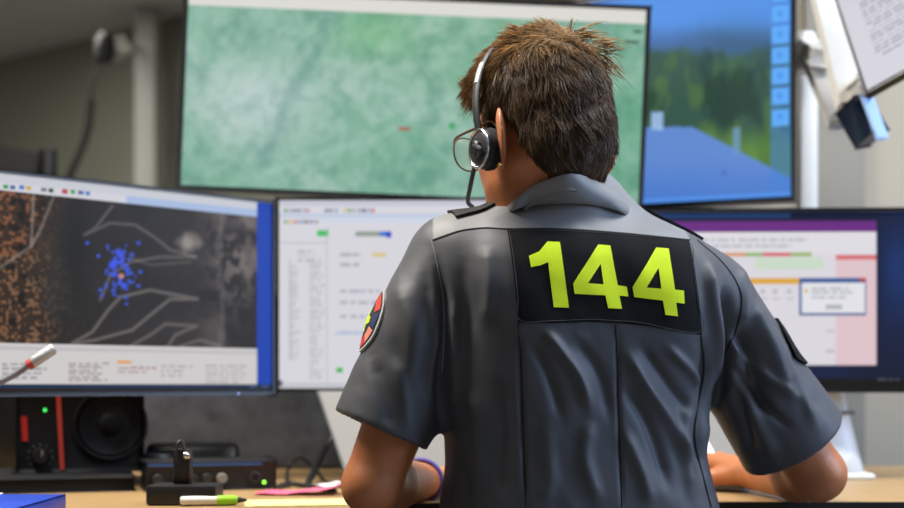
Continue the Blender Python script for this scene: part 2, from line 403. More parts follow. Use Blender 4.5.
B.rect(335, 332, 420, 335, (190, 205, 232)); B.rect(336, 367, 343, 373, (60, 190, 80)); B.rect(277, 383, 578, 390, (206, 206, 214)); B.rect(278, 380, 283, 387, (70, 70, 80), .8)
B.build(mB, 0.88)

# --- C: right monitor
dC = 2.30
C_ = Screen(P(765, 300.5, dC), (1, -0.03, 0), (0, 0, 1), 308 / F * dC, 184.5 / F * dC)
mC = thing('computer_monitor', 'right computer monitor showing a purple-topped schedule window on dark blue', 'monitor', group='desk monitors')
C_.shell(mC, mx=0.008, mtop=0.007, mbot=0.022)
C_.canvas(240, 140, 0.008, 0.007, 0.022); C_.fill((12, 24, 56))
C_.img *= (0.55 + 0.9 * vnoise(C_.X * 9 + 40, C_.Z * 9 + 40, 9, 3))[..., None]
C_.blend(np.exp(-(((C_.px - 897) / 16) ** 2 + ((C_.py - 270) / 40) ** 2)) * .7, (22, 62, 130))
C_.rect(640, 222, 876, 365, (232, 228, 236)); C_.rect(640, 222, 876, 232.5, (112, 44, 136)); C_.rect(640, 214, 790, 217, (36, 74, 130), .8)
C_.rect(640, 232.5, 876, 253, (236, 234, 240)); C_.text(700, 237, 820, 249, 2, (150, 150, 165), .35, 21)
for a, b, c in ((690, 720, (190, 200, 120)), (720, 746, (225, 160, 110)), (746, 763, (150, 190, 110)), (763, 790, (225, 100, 110)), (790, 812, (160, 190, 100))): C_.rect(a, 252.5, b, 256, c)
C_.rect(755, 258, 823, 269, (214, 232, 212)); C_.rect(836, 255, 876, 365, (236, 208, 214)); C_.rect(836, 255, 876, 259.5, (226, 120, 128))
C_.rect(700, 278.5, 799, 284.5, (234, 176, 70))
for x in (760, 773, 787, 740): C_.rect(x, 289, x + 5, 294, (180, 180, 195), .6); C_.rect(x - 1, 298, x + 7, 300, (190, 190, 200), .6)
C_.rect(799, 278, 866, 315, (64, 98, 160)); C_.rect(801, 282.5, 864.5, 313, (240, 240, 246)); C_.rect(860, 278, 866, 282, (200, 70, 70))
C_.text(812, 287, 862, 299, 3, (150, 150, 165), .5, 22); C_.rect(826, 305, 842, 309, (170, 170, 180), .7); C_.dot(806, 291, 1.6, (230, 170, 60))
for y in (330, 350): C_.rect(826, y, 834, y + 3, (190, 190, 205), .7)
C_.rect(600, 377, 920, 384, (14, 20, 40)); C_.text(878, 378, 902, 383, 1, (120, 130, 150), .6, 23)
C_.build(mC, 0.86)
# stand of C: tapered silver foot and neck
vs, fs = [], []
for z, hw, hd, yy in ((DZ + 0.008, 0.192, 0.055, 2.36), (DZ + 0.05, 0.184, 0.040, 2.37), (DZ + 0.155, 0.162, 0.022, 2.375), (DZ + 0.30, 0.14, 0.018, 2.375)):
    for k in range(24):
        a = 2 * math.pi * k / 24; e = 0.55
        vs.append((C_.c[0] + hw * math.copysign(abs(math.cos(a)) ** e, math.cos(a)), yy + hd * math.copysign(abs(math.sin(a)) ** e, math.sin(a)), z))
for r_ in range(3):
    for k in range(24): fs.append((r_ * 24 + k, r_ * 24 + (k + 1) % 24, r_ * 24 + 24 + (k + 1) % 24, r_ * 24 + 24 + k))
fs += [tuple(range(24))[::-1], tuple(range(72, 96))]
mesh_obj('stand_neck', vs, fs, M_silver, mC, True)
box('stand_base', (C_.c[0], 2.37, DZ + 0.0055), (0.392, 0.14, 0.010), M_silver, mC, bevel=0.004)
box('neck_ring', (C_.c[0], 2.372, DZ + 0.118), (0.345, 0.066, 0.004), M_dark, mC, bevel=0.002)

# --- D: big upper monitor with green relief map (slightly rolled on its arm)
dD = 2.40; ro = math.radians(-2.45)
Dm = Screen(P(413.5, 98, dD), (math.cos(ro), 0, math.sin(ro)), (-math.sin(ro), 0, math.cos(ro)), 467 / F * dD, 203 / F * dD)
mD = thing('computer_monitor', 'wide upper monitor showing a green terrain map behind the head', 'monitor', group='upper monitors')
Dm.shell(mD, mx=0.009, mtop=0.008, mbot=0.008)
Dm.canvas(330, 150, 0.009, 0.008, 0.008)
u, v = Dm.X * 7, Dm.Z * 7; n1 = vnoise(u + 60, v + 60, 31); n2 = vnoise(u * 4 + 20, v * 4 + 70, 32, 4); n3 = vnoise(u * 1.5 + v + 30, v * 1.5 - u * .7 + 50, 33, 4)
Dm.img[:] = np.array([140, 186, 166]) / 255
Dm.blend(sstep(.35, .7, n1) * .6, (108, 168, 140)); Dm.blend(sstep(.45, .7, n3) * .65, (176, 204, 194)); Dm.blend(sstep(.5, .75, n2) * .5, (96, 150, 134))
Dm.blend(np.exp(-(((Dm.px - 262) / 60) ** 2 + ((Dm.py - 105) / 50) ** 2)) * .7, (204, 218, 220))
Dm.blend(np.exp(-(((Dm.px - 375) / 40) ** 2 + ((Dm.py - 30) / 30) ** 2)) * .45, (116, 190, 120)); Dm.blend(np.exp(-(((Dm.px - 470) / 80) ** 2 + ((Dm.py - 40) / 60) ** 2)) * .3, (100, 170, 120))
Dm.line([(330, 10), (318, 50), (295, 85), (262, 165)], 9, (92, 140, 138), .35); Dm.line([(250, 180), (300, 160), (370, 140), (470, 90)], 5, (165, 205, 190), .4)
Dm.line([(365, 190), (410, 160), (470, 150)], 6, (110, 168, 150), .4)
nf = vnoise(u * 9 + 20 + 3 * n1, v * 9 + 30 + 3 * n3, 35, 3)
Dm.blend(sstep(.45, .75, nf) * .2, (190, 214, 200)); Dm.blend((1 - sstep(.25, .5, nf)) * .18, (88, 146, 120))
Dm.blend((Dm.px > 615) * .25, (60, 150, 100))
Dm.rect(398, 127, 411, 131, (180, 80, 70)); Dm.dot(452, 126, 3, (50, 165, 90)); Dm.rect(624, 41, 638, 44, (40, 60, 50), .8); Dm.rect(634, 30, 641, 33, (40, 60, 50), .8)
zbar = Dm.local(560, 21)[1]; Dm.blend((Dm.Z > zbar) * 1.0, (226, 224, 218))
zt_ = Dm.local(330, 195.5)[1]; Dm.blend((Dm.Z < zt_) * 1.0, (30, 62, 84))
for k, x in enumerate((206, 212, 218, 224, 230, 237, 245, 188)): Dm.rect(x, 186 + (x - 180) * .043, x + 3.5, 190 + (x - 180) * .043, [(60, 160, 200), (200, 200, 210), (220, 180, 80), (220, 90, 90), (200, 80, 80), (190, 195, 205), (190, 195, 205), (220, 225, 230)][k])
Dm.build(mD, 0.92)

# --- E: upper right monitor with a road photograph
pr = P(796, 100, 2.44); ya = math.radians(21); RE = np.array([math.cos(ya), -math.sin(ya), 0]); wE, hE = 0.715, 0.425
zE = CAMZ + (HZ - 202) / F * 2.44 + hE / 2
E = Screen((pr[0] - RE[0] * wE / 2, pr[1] - RE[1] * wE / 2, zE), RE, (0, 0, 1), wE, hE)
mE = thing('computer_monitor', 'upper right monitor showing a road running past green forest', 'monitor', group='upper monitors')
E.shell(mE, mx=0.009, mtop=0.009, mbot=0.011)
E.canvas(270, 160, 0.009, 0.009, 0.011); u, v = E.X * 12, E.Z * 12
n1 = vnoise(u * 1.6 + 60, v * .8 + 60, 41); n2 = vnoise(u * 3 + 60, v * 1.2 + 60, 42, 4)
E.fill((84, 146, 230))
E.blend(sstep(20, 45, E.py + 14 * (n1 - .5)), (70, 110, 168))
tree = sstep(36, 50, E.py + 30 * (n1 - .5) - 14 * np.exp(-((E.px - 720) / 40) ** 2)) ; E.blend(tree * .92, (52, 84, 66))
E.blend(tree * sstep(.45, .62, n2) * .55, (84, 124, 62)); E.blend(tree * sstep(.52, .7, n1) * .7, (30, 56, 50))
E.blend(np.exp(-(((E.px - 740) / 45) ** 2 + ((E.py - 45) / 22) ** 2)) * .55, (52, 88, 110))
E.blend(sstep(120, 150, E.py + 10 * (n2 - .5)) * (E.px > 690) * .6, (112, 160, 62))
road = ((E.py > 127 + np.clip(E.px - 692, 0, 200) * .52 + 2 * np.clip(E.px - 765, 0, 50) * 0) & (E.py > 124)) * 1.0
E.blend(road, (98, 138, 208)); E.blend(road * sstep(150, 205, E.py) * .6, (60, 112, 200))
E.blend(((E.px > 652) & (E.px < 663) & (E.py > 112) & (E.py < 130)) * .9, (160, 190, 235)); E.blend(((E.px > 733) & (E.px < 740) & (E.py > 128) & (E.py < 155)) * .8, (110, 150, 200))
E.dot(724, 173, 2.5, (70, 90, 170), .6)
E.blend(((E.X > E.local(771, 100)[0]) & (E.X < E.local(792, 100)[0]) & (E.Z > E.local(780, 190)[1])) * .55, (70, 130, 215))
for k in range(9): E.rect(772.5, -55 + k * 20.6, 788.5, -40 + k * 20.6, (96, 172, 250)); E.dot(780, -48 + k * 20.6, 3, (60, 130, 220), .6)
E.blend((E.Z < E.local(720, 195)[1]) * .8, (84, 150, 240))
E.build(mE, 1.0)
box('wall_bracket', E.at(0, 0, -0.13), (0.10, 0.16, 0.10), M_dark, mE, E.M, 0.006)
bm = bmesh.new(); add_box(bm, (E.c[0] + 0.10, 2.81, zE), (0.14, 0.26, 0.06), None, 0.006); bm_obj('wall_arm', bm, M_dark, mE, True)

# --- F: tilted document display on the white arm
bl, br, tl = P(862, 98, 2.15), P(990, 27, 2.022), P(820, -62, 2.278)
wF, hF = np.linalg.norm(br - bl), np.linalg.norm(tl - bl)
Fm = Screen((br + tl) / 2, br - bl, tl - bl, wF, hF)
mF = thing('document_display', 'tilted flat display with a white page of text, upper right corner', 'display')
Fm.shell(mF, t=0.010, bulge=0.012, mx=0.004, mtop=0.004, mbot=0.006)
Fm.canvas(130, 130, 0.004, 0.004, 0.006); Fm.fill((222, 220, 232))
r = np.random.default_rng(5)
for k in range(26):
    z = Fm.z0 + 0.050 + k * 0.0085
    if z > Fm.z1 - .02: break
    x = Fm.x0 + 0.032 + (k % 7 == 0) * 0.01; e = Fm.x1 - .02 - r.uniform(0, .03)
    while x < e:
        wl = r.uniform(.006, .02); Fm.blend(((Fm.X > x) & (Fm.X < x + wl) & (np.abs(Fm.Z - z) < .0022)) * .45, (130, 130, 145)); x += wl + .003
Fm.build(mF, 0.80)

# --- white monitor arm on its post
ar = thing('display_stand', 'white jointed monitor arm on an upright post, right of the monitors', 'monitor arm')
pa = P(807, 60, 2.62)
bm = bmesh.new(); add_box(bm, (pa[0], 2.62, (DZ + pa[2]) / 2), (0.036, 0.036, pa[2] - DZ), None, 0.006); bm_obj('post', bm, M_white, ar, True)
box('post_foot', (pa[0], 2.62, DZ + 0.006), (0.10, 0.10, 0.012), M_white, ar, bevel=0.004)
lathe('hinge', P(805, 72, 2.56), (0, 0, 1), [(0.001, 0), (0.024, 0.0), (0.027, 0.006), (0.027, 0.045), (0.022, 0.058), (0.020, 0.075), (0.012, 0.078), (0.012, 0.060), (0.001, 0.060)], M_white, ar, 28)
def beam(name, p, q, wd, th, m, par, bev=0.004, roll=(0, -1, 0)):
    p, q = Vector(p), Vector(q); z = (q - p); L = z.length; z.normalize(); y = Vector(roll); y = (y - z * y.dot(z)).normalized(); x = y.cross(z)
    return box(name, (p + q) / 2, (wd, th, L), m, par, Matrix((x, y, z)).transposed(), bev)
beam('upper_beam', P(813, -70, 2.38), P(853, 104, 2.33), 0.043, 0.03, M_white, ar, 0.006)
beam('lower_link', P(812, 52, 2.50), P(841, 122, 2.38), 0.032, 0.026, mat('grey_link', srgb(165, 163, 158), 0.45), ar, 0.006)
beam('shoulder_link', P(806, 46, 2.56), P(822, 58, 2.42), 0.03, 0.03, M_white, ar, 0.005)
beam('display_bracket', P(851, 96, 2.34), P(868, 84, 2.25), 0.03, 0.02, M_white, ar, 0.004)
beam('display_mount', P(866, 86, 2.255), Fm.at(-0.02, -0.03, -0.018), 0.03, 0.02, M_white, ar, 0.004)
beam('end_block', P(852, 104, 2.30), P(872, 139, 2.28), 0.036, 0.05, mat('blue_black_gloss', srgb(24, 30, 48), 0.15, noise=0.1), ar, 0.003, roll=(0.5, -1, 0.3))
beam('end_cap', P(866, 95, 2.268), P(882, 138, 2.25), 0.022, 0.006, mat('pale_blue_cap', srgb(170, 200, 240), 0.2, noise=0.03), ar, 0.002, roll=(0.5, -1, 0.3))

# --- pole that carries monitors A, B and D behind the person
pole = thing('monitor_pole', 'black monitor pole standing behind the centre monitor', 'monitor stand')
pc = (-0.04, 2.53)
lathe('post', (pc[0], pc[1], DZ + 0.012), (0, 0, 1), [(0.001, 0), (0.018, 0), (0.018, 0.80), (0.015, 0.806), (0.001, 0.806)], M_black, pole, 20)
box('foot', (pc[0], pc[1], DZ + 0.006), (0.16, 0.10, 0.012), M_black, pole, bevel=0.004)
for S in (A, B, Dm):
    e = Vector(S.at(0, 0, -0.05)); s_ = Vector((pc[0], pc[1], e.z)); kx = e + Vector((-S.N[0], -S.N[1], 0)).normalized() * 0.05
    tube('arm', [s_, (s_ + kx) / 2 + Vector((0, 0.05, 0)), kx, e], 0.013, M_black, pole, 8, 5)
    lathe('collar', (pc[0], pc[1], e.z - 0.02), (0, 0, 1), [(0.018, 0), (0.028, 0.002), (0.028, 0.038), (0.018, 0.04)], M_black, pole, 20)

# ------------------------------------------------------------------ signed-distance modelling of the person
def smin(a, b, k):
    h = np.clip(0.5 + 0.5 * (b - a) / k, 0, 1); return b * (1 - h) + a * h - k * h * (1 - h)
def smax(a, b, k): return -smin(-a, -b, k)
def rcone(p, a, b, ra, rb):
    a = np.asarray(a, float); ab = np.asarray(b, float) - a
    t = np.clip((p - a) @ ab / (ab @ ab), 0, 1)
    return np.linalg.norm(p - a - t[:, None] * ab, axis=1) - (ra + (rb - ra) * t)
def ellip(p, c, r, R=None):
    q = p - np.asarray(c)
    if R is not None: q = q @ np.asarray(R).T
    r = np.asarray(r, float); k = np.linalg.norm(q / r, axis=1); k2 = np.linalg.norm(q / (r * r), axis=1) + 1e-9
    return k * (k - 1.0) / k2
def surface_nets(f, lo, hi, h, proj=2):
    lo = np.asarray(lo, float); hi = np.asarray(hi, float); cs = 4
    n = (np.ceil((hi - lo) / (h * cs)).astype(int)) * cs
    ax = [lo[i] + h * np.arange(n[i] + 1) for i in range(3)]
    # coarse pass
    g = np.stack(np.meshgrid(*[a[::cs] for a in ax], indexing='ij'), -1); cv = f(g.reshape(-1, 3)).reshape(g.shape[:3])
    lim = h * cs * 1.9
    near = np.abs(cv) < lim
    cell = np.zeros(np.array(cv.shape) - 1, bool); sg = np.zeros_like(cell)
    for dx in (0, 1):
        for dy in (0, 1):
            for dz in (0, 1):
                s = tuple(slice(d, cv.shape[i] - 1 + d) for i, d in enumerate((dx, dy, dz))); cell |= near[s]; sg |= cv[s] < 0
    Vv = np.where(np.repeat(np.repeat(np.repeat(sg, cs, 0), cs, 1), cs, 2), -1.0, 1.0)
    Vv = np.pad(Vv, ((0, 1),) * 3, mode='edge').astype(np.float64)
    mk = np.zeros(Vv.shape, bool)
    cc = np.argwhere(cell) * cs
    off = np.stack(np.meshgrid(*[np.arange(cs + 1)] * 3, indexing='ij'), -1).reshape(-1, 3)
    for o in off: mk[cc[:, 0] + o[0], cc[:, 1] + o[1], cc[:, 2] + o[2]] = True
    ii = np.argwhere(mk); vals = np.empty(len(ii))
    for k in range(0, len(ii), 400000):
        s = ii[k:k + 400000]; vals[k:k + 400000] = f(lo + h * s)
    Vv[mk] = vals
    neg = Vv < 0
    cnt = np.zeros(np.array(Vv.shape) - 1, np.int8); N3 = np.array(Vv.shape)
    corners = [(a, b, c) for a in (0, 1) for b in (0, 1) for c in (0, 1)]
    for c in corners: cnt += neg[tuple(slice(d, N3[i] - 1 + d) for i, d in enumerate(c))]
    act = np.argwhere((cnt > 0) & (cnt < 8)); idx = -np.ones(cnt.shape, np.int64); idx[tuple(act.T)] = np.arange(len(act))
    pos = np.zeros((len(act), 3)); num = np.zeros(len(act))
    for c in corners:
        for axis in range(3):
            if c[axis]: continue
            e = list(c); e[axis] = 1
            va = Vv[tuple((act + c).T)]; vb = Vv[tuple((act + e).T)]; m = (va < 0) != (vb < 0)
            t = np.where(m, va / np.where(m, va - vb, 1), 0); q = act + np.array(c, float); q[:, axis] += t
            pos[m] += q[m]; num[m] += 1
    pos = lo + h * pos / num[:, None]
    faces = []
    for axis in range(3):
        b_, c_ = (axis + 1) % 3, (axis + 2) % 3
        s0 = [slice(None)] * 3; s1 = [slice(None)] * 3; s0[axis] = slice(0, -1); s1[axis] = slice(1, None)
        ch = neg[tuple(s0)] != neg[tuple(s1)]; e = np.argwhere(ch)
        e = e[(e[:, b_] > 0) & (e[:, c_] > 0) & (e[:, b_] < N3[b_] - 1) & (e[:, c_] < N3[c_] - 1)]
        fl = neg[tuple(e.T)]
        db = np.zeros(3, int); db[b_] = 1; dc = np.zeros(3, int); dc[c_] = 1
        q = np.stack([idx[tuple((e - db - dc).T)], idx[tuple((e - dc).T)], idx[tuple(e.T)], idx[tuple((e - db).T)]], 1)
        q[~fl] = q[~fl][:, ::-1]; faces.append(q)
    faces = np.concatenate(faces); faces = faces[(faces >= 0).all(1)]
    for _ in range(proj):
        g = grad(f, pos, h * 0.5); v = f(pos); pos = pos - np.clip(v, -h, h)[:, None] * g / np.maximum((g * g).sum(1), 0.25)[:, None]
    return pos, faces
def grad(f, p, e):
    out = np.empty_like(p)
    for i in range(3):
        d = np.zeros(3); d[i] = e; out[:, i] = (f(p + d) - f(p - d)) / (2 * e)
    return out
def relax(pos, faces, it=2, lam=0.5):
    for _ in range(it):
        acc = np.zeros_like(pos); cn = np.zeros(len(pos))
        for a in range(4):
            for b in (1, 3):
                np.add.at(acc, faces[:, a], pos[faces[:, (a + b) % 4]]); np.add.at(cn, faces[:, a], 1)
        pos = pos * (1 - lam) + lam * acc / np.maximum(cn, 1)[:, None]
    return pos
def vnormals(pos, faces):
    n = np.cross(pos[faces[:, 2]] - pos[faces[:, 0]], pos[faces[:, 3]] - pos[faces[:, 1]]); out = np.zeros_like(pos)
    for a in range(4): np.add.at(out, faces[:, a], n)
    return out / np.maximum(np.linalg.norm(out, axis=1), 1e-12)[:, None]

# joints
LS, RS = P(455, 264, 1.685), P(700, 300, 1.735)          # shoulders
LE, RE_ = np.array([-0.103, 1.665, 0.762]), P(818, 474, 1.80)    # elbows
LW, RW = P(421, 481, 1.905), P(756, 473, 2.01)          # wrists
LHEM, RHEM = P(381, 431, 1.667), P(793, 440, 1.80)
C7 = P(572, 208, 1.665)
ty = math.radians(15); TU = np.array([math.cos(ty), math.sin(ty)]); TV = np.array([-math.sin(ty), math.cos(ty)])
_z = np.array([0.45, 0.60, 0.729, 0.80, 0.87, 0.955, 1.02, 1.06, 1.085, 1.11, 1.16])
_cx = np.array([0.180, 0.176, 0.171, 0.162, 0.163, 0.168, 0.168, 0.165, 0.162, 0.155, 0.150])
_cy = np.array([1.72, 1.725, 1.725, 1.718, 1.715, 1.712, 1.712, 1.715, 1.728, 1.742, 1.745])
_a = np.array([0.180, 0.190, 0.188, 0.172, 0.179, 0.186, 0.178, 0.160, 0.135, 0.100, 0.06])
_b = np.array([0.125, 0.125, 0.120, 0.116, 0.118, 0.122, 0.118, 0.112, 0.098, 0.072, 0.05])
_zz = np.linspace(0.45, 1.16, 143)
def _sm(a):
    y = np.interp(_zz, _z, a); k = np.ones(7) / 7
    return np.convolve(np.pad(y, 3, mode='edge'), k, 'valid')
_cx, _cy, _a, _b = _sm(_cx), _sm(_cy), _sm(_a), _sm(_b)
def torso(p, off=0.0):
    z = p[:, 2]; cx, cy = np.interp(z, _zz, _cx), np.interp(z, _zz, _cy); a, b = np.interp(z, _zz, _a) - off, np.interp(z, _zz, _b) - off
    dx, dy = p[:, 0] - cx, p[:, 1] - cy; u = dx * TU[0] + dy * TU[1]; v = dx * TV[0] + dy * TV[1]
    g = (np.abs(u / a) ** 2.5 + np.abs(v / b) ** 2.5) ** (1 / 2.5)
    d = (g - 1) * np.minimum(a, b) * 0.9
    return np.maximum(d, np.maximum(0.46 - z, z - (1.15 - off)))
def shoulders(p, off=0.0):
    m = P(575, 245, 1.725)
    d = rcone(p, LS, m, 0.058 - off, 0.062 - off); d = smin(d, rcone(p, RS, m, 0.060 - off, 0.064 - off), 0.03)
    d = smin(d, rcone(p, P(565, 250, 1.72), P(570, 213, 1.690), 0.066 - off, 0.061 - off), 0.045)
    # shoulder blades round the back
    d = smin(d, ellip(p, P(520, 290, 1.668), (0.075 - off, 0.06, 0.09)), 0.05); d = smin(d, ellip(p, P(655, 305, 1.675), (0.075 - off, 0.06, 0.09)), 0.05)
    return d
def unit(v): v = np.asarray(v, float); return v / np.linalg.norm(v)
lax, rax = unit(LHEM - LS), unit(RHEM - RS)
def sleeve(p, S, H, ax, r0, r1):
    d = rcone(p, S, H + ax * 0.04, r0, r1); return d
def shirt_sdf(p):
    d = smin(torso(p), shoulders(p), 0.045)
    for S, H, ax, r0, r1 in ((LS, LHEM, lax, 0.061, 0.065), (RS, RHEM, rax, 0.060, 0.080)):
        s = smin(rcone(p, S, S + ax * 0.10, r0, r0 + 0.006), rcone(p, S + ax * 0.06, H + ax * 0.05, r0 + 0.004, r1), 0.02)
        hd = (p - H) @ ax
        s = smax(s, hd, 0.004)
        inner = np.maximum(rcone(p, S + ax * 0.1, H + ax * 0.06, r0 - 0.002, r1 - 0.0065), -(hd + 0.055))
        s = np.maximum(s, -inner)
        d = smin(d, s, 0.022)
        # keep the open sleeve hollow
        d = np.maximum(d, -np.maximum(inner, -(hd + 0.05)) - 0.0) if S is RS else d
    return d

# head frame
hy, hp = math.radians(36), math.radians(8)
HF = np.array([-math.sin(hy) * math.cos(hp), math.cos(hy) * math.cos(hp), -math.sin(hp)])
HL = np.array([-math.cos(hy), -math.sin(hy), 0.0]); HU = np.cross(HF, HL); HU = HU if HU[2] > 0 else -HU
HC = np.array([0.113, 1.685, 1.226]); HR = np.stack([HF, HL, HU])
def hl(f, l, u): return HC + HF * f + HL * l + HU * u
def head_core(p):
    q = (p - HC) @ HR.T
    d = ellip(q, (-0.003, 0, 0.008), (0.092, 0.073, 0.098))
    d = smin(d, ellip(q, (0.034, 0, -0.045), (0.060, 0.060, 0.078)), 0.03)
    d = smin(d, rcone(q, (0.02, 0.038, -0.085), (0.072, 0.010, -0.110), 0.022, 0.018), 0.03)
    d = smin(d, rcone(q, (0.02, -0.038, -0.085), (0.072, -0.010, -0.110), 0.022, 0.018), 0.03)
    d = smin(d, ellip(q, (-0.050, 0, -0.045), (0.038, 0.054, 0.05)), 0.03)
    return d
NB = P(566, 222, 1.70)
def head_neck(p):
    d = head_core(p)
    d = smin(d, rcone(p, hl(-0.024, 0, -0.05), NB, 0.050, 0.052), 0.025)
    d = smin(d, rcone(p, hl(0.02, 0, -0.09), P(545, 240, 1.755), 0.040, 0.05), 0.03)
    return d
def face_detail(p, d):
    q = (p - HC) @ HR.T
    d = smin(d, rcone(q, (0.090, 0, -0.008), (0.112, 0, -0.046), 0.008, 0.011), 0.012)       # nose
    for s in (1, -1):
        d = smin(d, ellip(q, (0.101, 0.010 * s, -0.050), (0.010, 0.008, 0.007)), 0.008)      # nostril wings
        d = smax(d, -ellip(q, (0.100, 0.033 * s, -0.014), (0.016, 0.018, 0.012)), 0.012)     # eye sockets
        d = smin(d, ellip(q, (0.076, 0.033 * s, -0.015), (0.0135, 0.0135, 0.0135)), 0.002)   # eyes
        d = smin(d, rcone(q, (0.090, 0.016 * s, 0.004), (0.080, 0.046 * s, 0.004), 0.006, 0.005), 0.01)  # brows
    d = smin(d, rcone(q, (0.090, 0.018, -0.078), (0.090, -0.018, -0.078), 0.006, 0.006), 0.008)
    d = smin(d, rcone(q, (0.0885, 0.015, -0.087), (0.0885, -0.015, -0.087), 0.0065, 0.0065), 0.006)
    for s in (1, -1):                                                                         # ears
        a = math.radians(34) * s; ca, sa = math.cos(a), math.sin(a)
        # axis along the ear plane flares outwards to the rear
        t = np.array([-ca, sa, 0]); n_ = np.array([sa, ca, 0]) * 1.0
        c = np.array([-0.019, 0.081 * s, -0.030]); e = q - c
        x, y, z = e @ t, e @ (n_ * s), e[:, 2]
        k = np.stack([x, y, z - 0.0], 1)
        ear = ellip(k, (0.004, 0, 0), (0.021, 0.0062, 0.036))
        ear = smax(ear, -ellip(k, (-0.002, 0.006, -0.002), (0.012, 0.006, 0.020)), 0.004)
        ear = smin(ear, ellip(k, (-0.008, 0, -0.030), (0.008, 0.0055, 0.010)), 0.006)
        d = smin(d, ear, 0.006)
    return d
def hand_prims(W, fw, up, side, curl, spread=0.006, grip=0.0):
    """wrist point, forward, back-of-hand normal, side towards the thumb"""
    fw, up, side = unit(fw), unit(up), unit(side); out = []
    def q(f, s, u): return W + fw * f + side * s + up * u
    kn = [q(0.085, 0.030, 0.004), q(0.090, 0.010, 0.007), q(0.086, -0.010, 0.005), q(0.078, -0.028, 0.0)]
    for k in range(4): out.append((q(0.0, 0.014 - 0.009 * k, 0), kn[k], 0.019, 0.0125))
    ln = [(0.040, 0.024, 0.020), (0.045, 0.028, 0.021), (0.041, 0.026, 0.020), (0.032, 0.020, 0.018)]
    for k in range(4):
        a = 0; p0 = kn[k]
        for j in range(3):
            a += curl[j]; dirv = fw * math.cos(a) - up * math.sin(a) + side * (spread * 10 * (1.5 - k) * 0.12)
            p1 = p0 + unit(dirv) * ln[k][j]; r0 = (0.0098, 0.0088, 0.0080)[j] - (0.0012 if k == 3 else 0)
            out.append((p0, p1, r0, r0 - 0.0010)); p0 = p1
    t0 = q(0.018, 0.022, -0.006); t1 = q(0.050, 0.045, -0.012 - grip * .5); t2 = q(0.080, 0.048, -0.014 - grip); t3 = q(0.104, 0.040, -0.014 - grip)
    out += [(t0, t1, 0.017, 0.0125), (t1, t2, 0.0115, 0.0100), (t2, t3, 0.0098, 0.0085)]
    return out
RH = hand_prims(RW, (-0.38, 1, 0.10), (0.12, -0.1, 1), (-1, -0.38, 0.1), (0.20, 0.55, 0.45), grip=0.012)
LH = hand_prims(LW, (0.55, 1, -0.02), (0, 0, 1), (1, -0.5, 0), (0.10, 0.35, 0.30))
def hands(p, prims):
    d = rcone(p, *prims[0])
    for k, pr_ in enumerate(prims[1:]): d = smin(d, rcone(p, *pr_), 0.007)
    return d
def body_sdf(p):
    d = np.full(len(p), 1.0)
    zt = p[:, 2]
    m = zt > 1.02
    if m.any():
        h_ = head_neck(p[m]); h_ = face_detail(p[m], h_); d[m] = h_
    d = smin(d, smin(torso(p, 0.012), shoulders(p, 0.012), 0.04), 0.02)
    for S, E_, W, pr_ in ((LS, LE, LW, LH), (RS, RE_, RW, RH)):
        um = S + (E_ - S) * 0.55
        d = smin(d, rcone(p, S, um, 0.047, 0.043), 0.02); a = rcone(p, um, E_, 0.043, 0.037)
        fm = E_ + (W - E_) * 0.3
        a = smin(a, rcone(p, E_, fm, 0.036, 0.039), 0.012); a = smin(a, rcone(p, fm, W, 0.039, 0.0265), 0.01)
        a = smin(a, rcone(p, E_ + unit(E_ - W) * 0.008, E_ + unit(E_ - W) * 0.012, 0.030, 0.028), 0.01)
        a = smin(a, hands(p, pr_), 0.012); d = smin(d, a, 0.008)
    return d

M_skin = mat('skin', srgb(182, 113, 70), 0.45, noise=0.10, nscale=60, bump=0.12, bscale=420, sss=0.15)
person_pos, person_faces = surface_nets(body_sdf, (-0.20, 1.50, 0.44), (0.66, 2.30, 1.37), 0.0034)
person = mesh_obj('person', person_pos, person_faces, M_skin, None, True)
tag(person, 'person seen from behind in grey uniform shirt numbered 144, seated at the desk', 'person')
# eyes and lips as extra materials on the one body mesh
person.data.materials.append(mat('eye_white', srgb(225, 222, 215), 0.2, noise=0.02)); person.data.materials.append(mat('iris', srgb(60, 45, 30), 0.2, noise=0.05)); person.data.materials.append(mat('lips', srgb(176, 98, 88), 0.45, noise=0.05))
qc = (person_pos[person_faces].mean(1) - HC) @ HR.T
mi = np.zeros(len(person_faces), np.int32)
for s in (1, -1):
    de = np.linalg.norm(qc - np.array([0.076, 0.033 * s, -0.015]), axis=1); mi[(de < 0.0142) & (np.abs(qc[:, 2] + 0.015) < 0.0065)] = 1
    mi[np.linalg.norm(qc - np.array([0.0895, 0.033 * s, -0.015]), axis=1) < 0.0055] = 2
mi[(qc[:, 0] > 0.088) & (np.abs(qc[:, 1]) < 0.021) & (qc[:, 2] < -0.073) & (qc[:, 2] > -0.093)] = 3
person.data.polygons.foreach_set('material_index', mi)

